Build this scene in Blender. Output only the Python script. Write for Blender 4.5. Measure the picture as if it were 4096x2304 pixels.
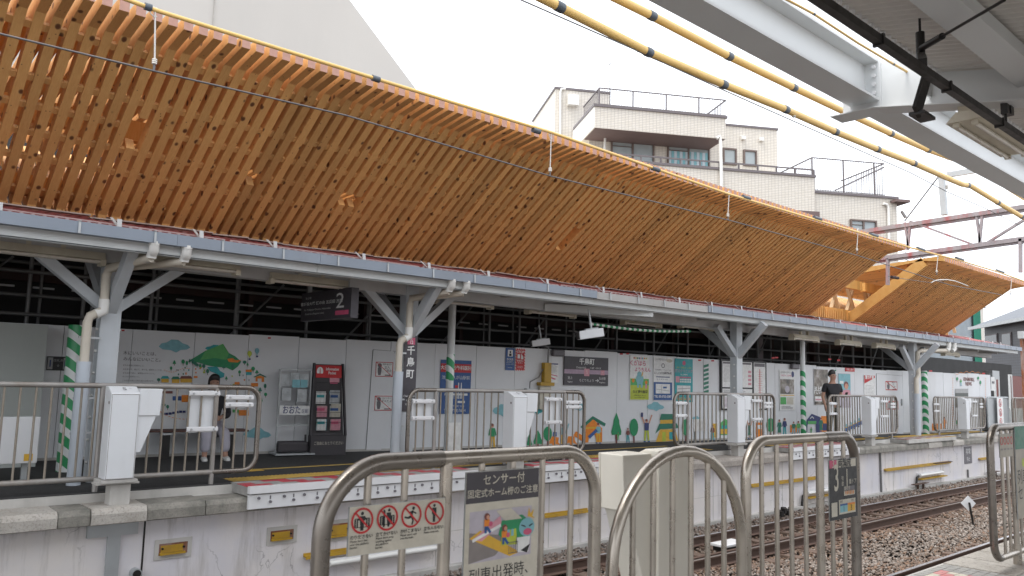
import bpy, math, random
import numpy as np
from mathutils import Vector, Matrix
random.seed(7)
for o in list(bpy.data.objects): bpy.data.objects.remove(o)
S = bpy.context.scene
COL = S.collection
# ------------------------------------------------------------------ camera
FPX, YAW, PIT, ROL = 3186.0, math.radians(41.64), math.radians(6.53), math.radians(1.55)
EYE = Vector((0, 0, 1.55))
_f = Vector((math.sin(YAW)*math.cos(PIT), math.cos(YAW)*math.cos(PIT), math.sin(PIT)))
_r0 = Vector((math.cos(YAW), -math.sin(YAW), 0)); _u0 = _r0.cross(_f)
_r = _r0*math.cos(ROL)+_u0*math.sin(ROL); _u = -_r0*math.sin(ROL)+_u0*math.cos(ROL)
cd = bpy.data.cameras.new('camera'); cam = bpy.data.objects.new('camera', cd); COL.objects.link(cam)
cam.matrix_world = Matrix(((_r.x, _u.x, -_f.x, EYE.x), (_r.y, _u.y, -_f.y, EYE.y), (_r.z, _u.z, -_f.z, EYE.z), (0, 0, 0, 1)))
cd.sensor_width = 36; cd.lens = 36*FPX/4096; cd.clip_start = .05; cd.clip_end = 2000
cd.dof.use_dof = True; cd.dof.focus_distance = 12; cd.dof.aperture_fstop = 5.0
S.camera = cam
# ------------------------------------------------------------------ light
w = bpy.data.worlds.new("World"); S.world = w; w.use_nodes = True
nt = w.node_tree; nt.nodes.clear()
sky = nt.nodes.new('ShaderNodeTexSky'); sky.sky_type = 'NISHITA'; sky.sun_disc = False
sky.sun_elevation = math.radians(66); sky.sun_rotation = math.radians(278); sky.dust_density = 4; sky.air_density = 1
hs = nt.nodes.new('ShaderNodeHueSaturation'); hs.inputs['Saturation'].default_value = .22
mx = nt.nodes.new('ShaderNodeMixRGB'); mx.inputs[0].default_value = .82; mx.inputs[2].default_value = (9.2, 9.6, 10.2, 1)
bg = nt.nodes.new('ShaderNodeBackground'); bg.inputs[1].default_value = .11
wo = nt.nodes.new('ShaderNodeOutputWorld')
nt.links.new(sky.outputs[0], hs.inputs['Color']); nt.links.new(hs.outputs[0], mx.inputs[1])
nt.links.new(mx.outputs[0], bg.inputs[0]); nt.links.new(bg.outputs[0], wo.inputs[0])
sd = bpy.data.lights.new('sun', 'SUN'); sd.energy = 1.5; sd.angle = math.radians(25); sd.color = (1, .96, .9)
sun = bpy.data.objects.new('sun', sd); COL.objects.link(sun)
az, el = math.radians(278), math.radians(66)      # bright patch of the overcast sky, high on the left
sdir = Vector((math.sin(az)*math.cos(el), math.cos(az)*math.cos(el), math.sin(el)))
sun.rotation_euler = sdir.to_track_quat('Z', 'Y').to_euler()
S.view_settings.view_transform = 'Standard'; S.view_settings.look = 'None'; S.view_settings.exposure = 1.1; S.view_settings.gamma = 1
S.render.engine = 'CYCLES'; S.cycles.max_bounces = 10; S.cycles.diffuse_bounces = 7

# ------------------------------------------------------------------ unprojection (pixels of the 4096x2304 photo)
def ray(x, y): return _f + _r*((x-2048)/FPX) - _u*((y-1152)/FPX)
def PP(x, y, o, n):
    v = ray(x, y); return EYE + v*((o-EYE).dot(n)/v.dot(n))
def PX(x, y, X): return PP(x, y, Vector((X, 0, 0)), Vector((1, 0, 0)))
def PY(x, y, Y): return PP(x, y, Vector((0, Y, 0)), Vector((0, 1, 0)))
def PZ(x, y, Z): return PP(x, y, Vector((0, 0, Z)), Vector((0, 0, 1)))

# ------------------------------------------------------------------ materials
MATS = {}
class NB:
    def __init__(s, name):
        s.m = bpy.data.materials.new(name); s.m.use_nodes = True; s.t = s.m.node_tree
        s.b = s.t.nodes['Principled BSDF']; s.co = s.t.nodes.new('ShaderNodeTexCoord').outputs['Object']
        MATS[name] = s.m
    def n(s, typ, ins=None, **kw):
        o = s.t.nodes.new(typ)
        for k, v in kw.items(): setattr(o, k, v)
        for k, v in (ins or {}).items():
            if hasattr(v, 'is_linked'): s.t.links.new(v, o.inputs[k])
            else: o.inputs[k].default_value = v
        return o
    def noise(s, scale, detail=4, vec=None, rough=.6, dist=0):
        return s.n('ShaderNodeTexNoise', {'Vector': vec or s.co, 'Scale': scale, 'Detail': detail, 'Roughness': rough, 'Distortion': dist}).outputs['Fac']
    def stretch(s, x, y, z, src=None, loc=(0, 0, 0)):
        return s.n('ShaderNodeMapping', {'Vector': src or s.co, 'Scale': (x, y, z), 'Location': loc}).outputs[0]
    def ramp(s, fac, stops, interp='LINEAR'):
        r = s.n('ShaderNodeValToRGB', {'Fac': fac}); cr = r.color_ramp; cr.interpolation = interp
        while len(cr.elements) < len(stops): cr.elements.new(.5)
        for e, (p, c) in zip(cr.elements, stops):
            e.position = p; e.color = (c, c, c, 1) if isinstance(c, (int, float)) else (*c, 1)
        return r.outputs[0]
    def mix(s, fac, a, b, bt='MIX'):
        if isinstance(a, tuple): a = (*a, 1)
        if isinstance(b, tuple): b = (*b, 1)
        return s.n('ShaderNodeMixRGB', {0: fac, 1: a, 2: b}, blend_type=bt).outputs[0]
    def bump(s, h, strength=.3, dist=.01):
        s.t.links.new(s.n('ShaderNodeBump', {'Height': h, 'Strength': strength, 'Distance': dist}).outputs[0], s.b.inputs['Normal'])
    def done(s, col, rough=.6, metal=0.):
        if isinstance(col, tuple): s.b.inputs['Base Color'].default_value = (*col, 1)
        else: s.t.links.new(col, s.b.inputs['Base Color'])
        if hasattr(rough, 'is_linked'): s.t.links.new(rough, s.b.inputs['Roughness'])
        else: s.b.inputs['Roughness'].default_value = rough
        s.b.inputs['Metallic'].default_value = metal
        return s.m
def plain(name, c, rough=.6, metal=0., var=.15, scale=6, bump=0, dirt=None, damt=.3):
    b = NB(name)
    f = b.ramp(b.noise(scale, 5), [(.3, 1-var), (.7, 1+0*var)])
    col = b.mix(1, c, f, 'MULTIPLY')
    if dirt:
        d = b.ramp(b.noise(scale*.6, 6, b.stretch(1, 1, .25)), [(.5, 0.), (.75, damt)])
        col = b.mix(d, col, dirt)
    if bump: b.bump(b.noise(scale*12, 3), bump, .004)
    return b.done(col, b.ramp(b.noise(scale*2), [(.3, max(0, rough-.08)), (.7, min(1, rough+.1))]), metal)
P = plain
P('steel', (.47, .425, .37), .30, .88, .25, 4, 0, (.22, .17, .12), .35)
P('steel_dark', (.24, .215, .19), .30, .8, .25, 6)
P('steel_far', (.36, .34, .32), .5, .4, .25, 5, 0, (.2, .14, .09), .5)
P('steel_bar', (.32, .28, .23), .55, .4, .3, 9, 0, (.2, .12, .06), .6)
P('white_paint', (.70, .70, .71), .4, 0, .06, 3, 0, (.5, .47, .42), .15)
P('cab_paint', (.70, .715, .735), .35, 0, .05, 3, 0, (.42, .40, .36), .22)
P('cab_beige', (.66, .63, .56), .4, 0, .08, 3, 0, (.45, .36, .25), .35)
P('panel_white', (.70, .71, .73), .55, 0, .08, 1.2, .1, (.42, .40, .37), .3)
P('panel_grey', (.42, .44, .42), .6, 0, .1, 1.5)
P('column_paint', (.50, .53, .56), .5, 0, .08, 3, .1, (.35, .30, .25), .3)
P('beam_paint', (.50, .50, .50), .55, 0, .12, 2, 0, (.25, .2, .17), .4)
P('soffit', (.42, .41, .40), .8, 0, .2, 2)
P('gutter_grey', (.27, .31, .37), .5, .1, .12, 2, 0, (.2, .2, .2), .4)
P('gutter_old', (.42, .41, .40), .6, .1, .15, 2, 0, (.25, .22, .2), .5)
P('fascia_white', (.60, .62, .62), .5, 0, .08, 2, 0, (.4, .38, .36), .4)
P('pvc_beige', (.56, .51, .43), .45, 0, .08, 4, 0, (.4, .34, .27), .3)
P('pvc_white', (.74, .73, .70), .4, 0, .05, 4)
P('pvc_grey', (.47, .51, .56), .45, 0, .05, 4)
P('asphalt', (.045, .043, .043), .9, 0, .35, 14, .4)
P('mortar', (.52, .50, .47), .85, 0, .2, 3, .3, (.2, .19, .17), .6)
P('black_metal', (.02, .018, .017), .45, .2, .2, 6)
P('dark_void', (.05, .05, .05), .9, 0, .3, 2)
P('dark_pipe', (.24, .24, .24), .5, .6, .2, 3)
P('dark_rust', (.05, .025, .022), .7, .1, .3, 3)
P('yellow_cable', (.80, .52, .17), .38, 0, .12, 2)
P('black_tape', (.085, .10, .12), .35, 0, .3, 20)
P('wire_grey', (.16, .15, .15), .5, .5, .2, 4)
P('wire_white', (.62, .60, .57), .5, 0, .1, 4)
P('insulator', (.75, .72, .66), .3)
P('yellow_paint', (.50, .30, .02), .5, 0, .25, 6, .1, (.22, .12, .05), .6)
P('yellow_tile', (.55, .37, .09), .7, 0, .2, 8)
P('red_tile', (.50, .05, .07), .6, 0, .3, 10, .1, (.4, .3, .3), .5)
P('pink_tile', (.62, .20, .20), .6, 0, .2, 10, .1, (.5, .4, .36), .5)
P('cream_tile', (.62, .58, .48), .6, 0, .2, 10, .1, (.35, .31, .26), .5)
P('grey_tile', (.36, .35, .33), .7, 0, .25, 10, .1, (.2, .19, .18), .5)
P('lamp_body', (.62, .57, .46), .5, 0, .15, 4, 0, (.35, .28, .2), .5)
P('lamp_tube', (.66, .62, .55), .3, 0, .05, 3)
P('wood_pale', (.62, .43, .24), .55, 0, .15, 6)
P('curtain', (.55, .62, .68), .8, 0, .1, 6)
P('window_frame', (.16, .12, .105), .5, .3, .1, 5)
P('building_trim', (.15, .13, .135), .5, .2, .1, 3)
P('stucco_white', (.76, .75, .72), .8, 0, .05, .3)
P('stucco_grey', (.58, .565, .535), .85, 0, .07, .25, 0, (.44, .43, .41), .45)
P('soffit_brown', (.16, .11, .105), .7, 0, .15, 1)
P('net_green', (.03, .22, .15), .8, 0, .3, 3)
P('net_grey', (.30, .34, .37), .8, 0, .2, 1)
P('roof_tile_dark', (.10, .11, .13), .5, 0, .25, 5)
P('skin', (.42, .24, .17), .55, 0, .08, 6)
P('hair', (.012, .010, .010), .5)
P('cloth_black', (.022, .022, .026), .85)
P('cloth_lilac', (.42, .40, .46), .85)
P('cloth_olive', (.08, .08, .06), .85)
P('shoe_white', (.66, .66, .64), .6)
P('magazine_a', (.55, .58, .60), .5, 0, .5, 9); P('magazine_b', (.62, .35, .38), .5, 0, .5, 14)
P('bench_brown', (.10, .045, .035), .6, 0, .2, 5)
P('rack_dark', (.055, .05, .055), .6)
for n_, c_ in dict(ink_black=(.015, .015, .017), ink_white=(.80, .80, .79), ink_cream=(.60, .56, .47), ink_tan=(.40, .36, .29), ink_red=(.55, .02, .025),
                   ink_blue=(.03, .10, .30), ink_navy=(.03, .045, .16), ink_teal=(.03, .37, .40), ink_sky=(.22, .48, .54), ink_green=(.02, .28, .11),
                   ink_leaf=(.10, .42, .12), ink_dkgreen=(.02, .19, .12), ink_orange=(.80, .24, .02), ink_yellow=(.70, .55, .06), ink_gold=(.72, .42, .04),
                   ink_pink=(.66, .30, .36), ink_rose=(.62, .10, .20), ink_purple=(.44, .32, .42), ink_dark=(.062, .056, .066), ink_mid=(.16, .15, .165),
                   ink_grey=(.38, .38, .38), ink_skin=(.62, .30, .20), ink_brown=(.20, .06, .05), ink_lime=(.48, .55, .05), ink_shade=(.25, .22, .21),
                   ink_lilac=(.50, .46, .52), ink_photo=(.10, .11, .10)).items():
    P(n_, c_, .5, 0, .22, 16)
# wood, brighter near the cut of the plank ends
def wood(name, c1, c2, kn=True):
    b = NB(name)
    v = b.stretch(1.0, 3.2, 3.2)
    g = b.noise(9, 6, b.stretch(14, 1.1, 1.1), .6, .6)
    col = b.mix(b.ramp(g, [(.3, 0.), (.72, 1.)]), c1, c2)
    # every plank a tone of its own
    wv = b.n('ShaderNodeTexWhiteNoise', {'Vector': b.n('ShaderNodeVectorMath', {0: b.stretch(1/.158, .0, .0, loc=(.2, 0, 0))}, operation='FLOOR').outputs[0]}, noise_dimensions='3D').outputs['Value']
    col = b.mix(1, col, b.ramp(wv, [(0., .70), (.25, .84), (1., 1.)]), 'MULTIPLY')
    if kn:
        vo = b.n('ShaderNodeTexVoronoi', {'Vector': b.stretch(1/.158, 4.6, 4.6, loc=(.2, 0, 0)), 'Scale': 1.0, 'Randomness': 1.0})
        col = b.mix(b.ramp(vo.outputs['Distance'], [(.0, 1.), (.13, .9), (.2, 0.)]), col, (.09, .028, .010))
        vo2 = b.n('ShaderNodeTexVoronoi', {'Vector': b.stretch(1.8/.158, 9, 9, loc=(3, 5, 1)), 'Scale': 1.0})
        col = b.mix(b.ramp(vo2.outputs['Distance'], [(.0, .8), (.07, .7), (.1, 0.)]), col, (.12, .04, .015))
    return b.done(col, .55)
wood('wood_slat', (.66, .34, .11), (.77, .45, .175))
wood('wood_beam', (.70, .36, .09), (.78, .46, .15), False)
P('wood_end', (.52, .30, .24), .8, 0, .15, 20)
# stained concrete wall of the far platform
b = NB('platform_plaster')
n1 = b.noise(1.1, 6); n2 = b.noise(1.0, 7, b.stretch(5, 5, .5), .7)
col = b.mix(b.ramp(n1, [(.35, 0.), (.65, 1.)]), (.62, .60, .63), (.70, .655, .625))
col = b.mix(b.ramp(n2, [(.54, 0.), (.74, .6)]), col, (.30, .27, .24))
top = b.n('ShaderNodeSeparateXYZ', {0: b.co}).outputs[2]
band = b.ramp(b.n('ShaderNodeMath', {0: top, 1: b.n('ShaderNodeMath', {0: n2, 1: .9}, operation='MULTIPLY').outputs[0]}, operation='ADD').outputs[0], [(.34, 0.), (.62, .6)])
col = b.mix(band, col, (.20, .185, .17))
vo = b.n('ShaderNodeTexVoronoi', {'Vector': b.n('ShaderNodeVectorMath', {0: b.stretch(1, 1, .8), 1: b.n('ShaderNodeTexNoise', {'Vector': b.co, 'Scale': 1.7, 'Detail': 5}).outputs['Color']}, operation='ADD').outputs[0], 'Scale': 1.35}, feature='DISTANCE_TO_EDGE')
ck = b.n('ShaderNodeMath', {0: b.ramp(vo.outputs['Distance'], [(.0, 1.), (.010, 0.)]), 1: b.ramp(b.noise(.9, 3), [(.52, 0.), (.6, .6)])}, operation='MULTIPLY').outputs[0]
col = b.mix(ck, col, (.10, .09, .085))
b.bump(b.noise(30, 5), .25, .005); b.done(col, .85)
# coping stone
def cop(name, a, c):
    b = NB(name)
    col = b.mix(b.ramp(b.noise(3, 7, None, .7), [(.35, 0.), (.62, 1.)]), a, c)
    col = b.mix(b.ramp(b.noise(40, 4), [(.5, 0.), (.7, .5)]), col, (.10, .095, .085))
    b.bump(b.noise(45, 5), .5, .006); b.done(col, .9)
cop('coping_dark', (.15, .145, .125), (.30, .28, .245)); cop('coping_light', (.36, .33, .29), (.46, .43, .39)); cop('coping_brown', (.27, .24, .215), (.38, .34, .30))
# ballast
b = NB('ballast_stone')
at = b.n('ShaderNodeAttribute', attribute_name='tone').outputs['Color']
col = b.mix(b.ramp(b.noise(25, 4), [(.3, .0), (.7, .5)]), at, (.10, .075, .06)); b.bump(b.noise(90, 3), .4, .004); b.done(col, .9)
b = NB('ballast_ground')
vo = b.n('ShaderNodeTexVoronoi', {'Vector': b.co, 'Scale': 22})
col = b.mix(b.ramp(vo.outputs['Distance'], [(.1, 0.), (.6, 1.)]), (.22, .175, .145), (.08, .06, .05))
b.bump(vo.outputs['Distance'], 1, .03); b.done(col, .95)
b = NB('rail_side'); b.bump(b.noise(40), .2, .003); b.done(b.mix(b.noise(6, 5), (.055, .03, .022), (.12, .07, .05)), .8)
b = NB('rail_head'); b.done((.70, .71, .74), .32, .9)
P('rail_head_dull', (.30, .26, .24), .45, .6, .3, 8)
P('sleeper', (.16, .11, .085), .95, 0, .4, 7, .6)
# red corrugated roof
P('roof_red', (.33, .075, .08), .55, 0, .25, 4, .1, (.45, .36, .34), .55)
P('snow_rail', (.50, .38, .37), .5, 0, .2, 4, 0, (.4, .2, .16), .5)
P('edge_cloth', (.50, .42, .37), .9, 0, .3, 6)
P('gantry_paint', (.34, .30, .31), .7, .1, .3, 5, .2, (.36, .06, .06), 1.)
P('rust', (.25, .09, .04), .9, 0, .4, 6, .3, (.5, .5, .5), .5)
P('corr_near', (.66, .63, .59), .6, .1, .12, 3)
P('near_white', (.62, .635, .64), .45, 0, .06, 1.5, 0, (.5, .48, .46), .25)
P('galv', (.46, .48, .49), .45, .4, .15, 3)
# tiled facade
def tiles(name, tile, grout, tw, th):
    b = NB(name)
    u = b.n('ShaderNodeSeparateXYZ', {0: b.co}); cx = b.n('ShaderNodeMath', {0: u.outputs[0], 1: u.outputs[1]}, operation='ADD').outputs[0]
    cv = b.n('ShaderNodeCombineXYZ', {0: cx, 1: u.outputs[2]}).outputs[0]
    br = b.n('ShaderNodeTexBrick', {'Vector': cv, 'Color1': (*tile, 1), 'Color2': (tile[0]*.93, tile[1]*.92, tile[2]*.89, 1), 'Mortar': (*grout, 1), 'Scale': 1., 'Mortar Size': .012, 'Brick Width': tw, 'Row Height': th}, offset=0)
    b.done(br.outputs['Color'], .5)
tiles('facade_tile', (.68, .64, .575), (.42, .385, .35), .20, .095)
tiles('brick_dark', (.085, .09, .105), (.045, .045, .05), .45, .16)
b = NB('window_glass'); b.done(b.mix(b.noise(1.2, 2), (.25, .29, .31), (.42, .46, .47)), .12)
b = NB('window_dark'); b.done((.03, .035, .04), .08)
b = NB('poster_glass_photo'); b.done(b.ramp(b.noise(4, 6), [(.3, (.02, .02, .02)), (.5, (.16, .13, .10)), (.7, (.45, .42, .40))]), .3)
b = NB('hazard'); # red and white slanted stripes
u = b.n('ShaderNodeSeparateXYZ', {0: b.co}); q = b.n('ShaderNodeMath', {0: u.outputs[0], 1: u.outputs[2]}, operation='ADD').outputs[0]
q = b.n('ShaderNodeMath', {0: b.n('ShaderNodeMath', {0: q, 1: 18.}, operation='MULTIPLY').outputs[0]}, operation='FRACT').outputs[0]
b.done(b.ramp(q, [(.0, (.6, .03, .04)), (.5, (.75, .74, .72))], 'CONSTANT'), .5)
b = NB('green_stripe') # spiral bands on a pole
u = b.n('ShaderNodeSeparateXYZ', {0: b.co}); q = b.n('ShaderNodeMath', {0: b.n('ShaderNodeMath', {0: u.outputs[0], 1: .9}, operation='MULTIPLY').outputs[0], 1: u.outputs[2]}, operation='ADD').outputs[0]
q = b.n('ShaderNodeMath', {0: b.n('ShaderNodeMath', {0: q, 1: 4.1}, operation='MULTIPLY').outputs[0]}, operation='FRACT').outputs[0]
b.done(b.ramp(q, [(.0, (.02, .26, .09)), (.55, (.66, .68, .67))], 'CONSTANT'), .35)
# mural paint of the round map
# ------------------------------------------------------------------ mesh builder
_txt = {}
def text_mesh(s, align='CENTER', bold=0.):
    k = (s, align, bold)
    if k not in _txt:
        c = bpy.data.curves.new('t', 'FONT'); c.body = s; c.size = 1; c.align_x = align; c.align_y = 'CENTER'; c.resolution_u = 3; c.offset = bold; c.fill_mode = 'FRONT'
        o = bpy.data.objects.new('t', c); COL.objects.link(o)
        dg = bpy.context.evaluated_depsgraph_get(); me = bpy.data.meshes.new_from_object(o.evaluated_get(dg))
        vs = [v.co.copy() for v in me.vertices]; fs = [tuple(p.vertices) for p in me.polygons]
        bpy.data.objects.remove(o); bpy.data.curves.remove(c); bpy.data.meshes.remove(me)
        _txt[k] = (vs, fs)
    return _txt[k]
def frame(o, x, z=Vector((0, 0, 1))):
    x = x.normalized(); n = x.cross(z).normalized(); z = n.cross(x)
    return Matrix(((x.x, z.x, n.x, o.x), (x.y, z.y, n.y, o.y), (x.z, z.z, n.z, o.z), (0, 0, 0, 1)))   # x right, y up, z towards -n viewer
class MB:
    def __init__(s): s.v = []; s.f = []; s.mi = []; s.mats = []; s.M = None; s.c = 0; s.sm = []; s.smooth = False
    def mat(s, n):
        if n not in s.mats: s.mats.append(n)
        s.c = s.mats.index(n); return s
    def add(s, vs, fs):
        k = len(s.v)
        s.v += [s.M @ Vector(v) for v in vs] if s.M else [Vector(v) for v in vs]
        s.f += [tuple(i+k for i in f) for f in fs]; s.mi += [s.c]*len(fs); s.sm += [s.smooth]*len(fs); return s
    def box(s, a, b):
        x0, y0, z0 = a; x1, y1, z1 = b
        return s.add([(x0, y0, z0), (x1, y0, z0), (x1, y1, z0), (x0, y1, z0), (x0, y0, z1), (x1, y0, z1), (x1, y1, z1), (x0, y1, z1)],
                     [(0, 3, 2, 1), (4, 5, 6, 7), (0, 1, 5, 4), (1, 2, 6, 5), (2, 3, 7, 6), (3, 0, 4, 7)])
    def cbox(s, c, d): return s.box([c[i]-d[i]/2 for i in range(3)], [c[i]+d[i]/2 for i in range(3)])
    def beam(s, p, q, w, h, up=Vector((0, 0, 1))):       # box from p to q, w sideways, h along up
        p = Vector(p); q = Vector(q); d = (q-p).normalized(); sd_ = d.cross(Vector(up))
        if sd_.length < 1e-4: sd_ = d.cross(Vector((1, 0, 0)))
        sd_.normalize(); uu = sd_.cross(d)
        vs = []
        for e in (p, q):
            for a, c in ((-1, -1), (1, -1), (1, 1), (-1, 1)): vs.append(e+sd_*(a*w/2)+uu*(c*h/2))
        return s.add(vs, [(0, 1, 2, 3), (7, 6, 5, 4), (0, 4, 5, 1), (1, 5, 6, 2), (2, 6, 7, 3), (3, 7, 4, 0)])
    def prism(s, pts, a, ax):            # closed outline of 3-D points, pushed by vector a
        n = len(pts); pts = [Vector(p) for p in pts]; a = Vector(a)
        s.add(pts+[p+a for p in pts], [tuple(range(n))[::-1], tuple(range(n, 2*n))]+[(i, (i+1) % n, n+(i+1) % n, n+i) for i in range(n)]); return s
    def tube(s, path, r, seg=10, closed=False, caps=True):
        path = [Vector(p) for p in path]; n = len(path); sm0 = s.smooth; s.smooth = True
        rs = r if isinstance(r, (list, tuple)) else [r]*n
        vs = []; prev = None
        for i, p in enumerate(path):
            if closed: d = path[(i+1) % n]-path[i-1]
            else: d = path[min(i+1, n-1)]-path[max(i-1, 0)]
            d.normalize()
            if prev is None:
                a = d.orthogonal().normalized()
            else:
                a = prev-d*prev.dot(d); a.normalize()
            prev = a; bb = d.cross(a)
            for k in range(seg):
                t = 2*math.pi*k/seg; vs.append(p+(a*math.cos(t)+bb*math.sin(t))*rs[i])
        fs = []
        for i in range(n if closed else n-1):
            j = (i+1) % n
            for k in range(seg): fs.append((i*seg+k, i*seg+(k+1) % seg, j*seg+(k+1) % seg, j*seg+k))
        s.add(vs, fs)
        if caps and not closed:
            s.smooth = False; s.add(vs[:seg], [tuple(range(seg))[::-1]]); s.add(vs[-seg:], [tuple(range(seg))])
        s.smooth = sm0; return s
    # flat artwork in the frame M: x right, y up, z out of the sheet
    def P(s, pts, z=0.): return s.add([(x, y, z) for x, y in pts], [tuple(range(len(pts)))])
    def R(s, x0, y0, x1, y1, z=0.): return s.P([(x0, y0), (x1, y0), (x1, y1), (x0, y1)], z)
    def C(s, x, y, r, z=0., n=24, ry=None): return s.P([(x+r*math.cos(2*math.pi*i/n), y+(ry or r)*math.sin(2*math.pi*i/n)) for i in range(n)], z)
    def ring(s, x, y, r0, r1, z=0., n=28):
        vs = []; fs = []
        for i in range(n):
            t = 2*math.pi*i/n
            vs += [(x+r0*math.cos(t), y+r0*math.sin(t), z), (x+r1*math.cos(t), y+r1*math.sin(t), z)]
            j = (i+1) % n; fs.append((2*i, 2*i+1, 2*j+1, 2*j))
        return s.add(vs, fs)
    def L(s, x0, y0, x1, y1, w, z=0.):
        d = Vector((x1-x0, y1-y0)); n = Vector((-d.y, d.x)).normalized()*w/2
        return s.P([(x0-n.x, y0-n.y), (x1-n.x, y1-n.y), (x1+n.x, y1+n.y), (x0+n.x, y0+n.y)], z)
    def T(s, txt, x, y, size, z=0., align='CENTER', bold=0., wide=1., rot=0.):
        vs, fs = text_mesh(txt, align, bold); c, sn = math.cos(rot), math.sin(rot)
        return s.add([(x+(v.x*wide*c-v.y*sn)*size, y+(v.x*wide*sn+v.y*c)*size, z) for v in vs], fs)
    def board(s, w, h, t, face, back=None, r=0.):
        s.mat(back or face); s.box((-w/2, -h/2, -t), (w/2, h/2, 0)); s.mat(face); s.R(-w/2+.001, -h/2+.001, w/2-.001, h/2-.001, .0015); return s
    def build(s, name, parent=None, bevel=0.):
        me = bpy.data.meshes.new(name)
        me.from_pydata([tuple(v) for v in s.v], [], s.f)
        for m in s.mats: me.materials.append(MATS[m])
        me.polygons.foreach_set('material_index', s.mi); me.polygons.foreach_set('use_smooth', s.sm); me.update()
        o = bpy.data.objects.new(name, me); COL.objects.link(o)
        if bevel:
            m = o.modifiers.new('b', 'BEVEL'); m.width = bevel; m.segments = 2; m.limit_method = 'ANGLE'
        if parent:
            o.parent = parent
            o.matrix_parent_inverse = Matrix.Translation(-parent.location) if parent.type == 'EMPTY' else Matrix.Identity(4)
        return o
def tag(o, label=None, cat=None, group=None, kind=None):
    if label: o['label'] = label
    if cat: o['category'] = cat
    if group: o['group'] = group
    if kind: o['kind'] = kind
    return o
def struct(mb, name): return tag(mb.build(name), kind='structure')
def thing(name, label, cat, loc=(0, 0, 0), group=None):
    o = bpy.data.objects.new(name, None); COL.objects.link(o); o.location = loc; o.empty_display_size = .1
    return tag(o, label, cat, group)
def M1(m): return MB().mat(m)
def arc(c, r, a0, a1, n, X=Vector((1, 0, 0)), Z=Vector((0, 0, 1))):
    return [Vector(c)+X*(r*math.cos(math.radians(a0+(a1-a0)*i/n)))+Z*(r*math.sin(math.radians(a0+(a1-a0)*i/n))) for i in range(n+1)]
XA = Vector((1, 0, 0)); YA = Vector((0, 1, 0)); ZA = Vector((0, 0, 1))
# ================================================================== SETTING
ZR = -1.0            # rail top
ZB = -1.17           # ballast
FP = .22             # far platform surface
m = M1('ballast_ground'); m.box((-300, -200, -1.6), (600, 600, -1.21)); struct(m, 'ground')
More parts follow.
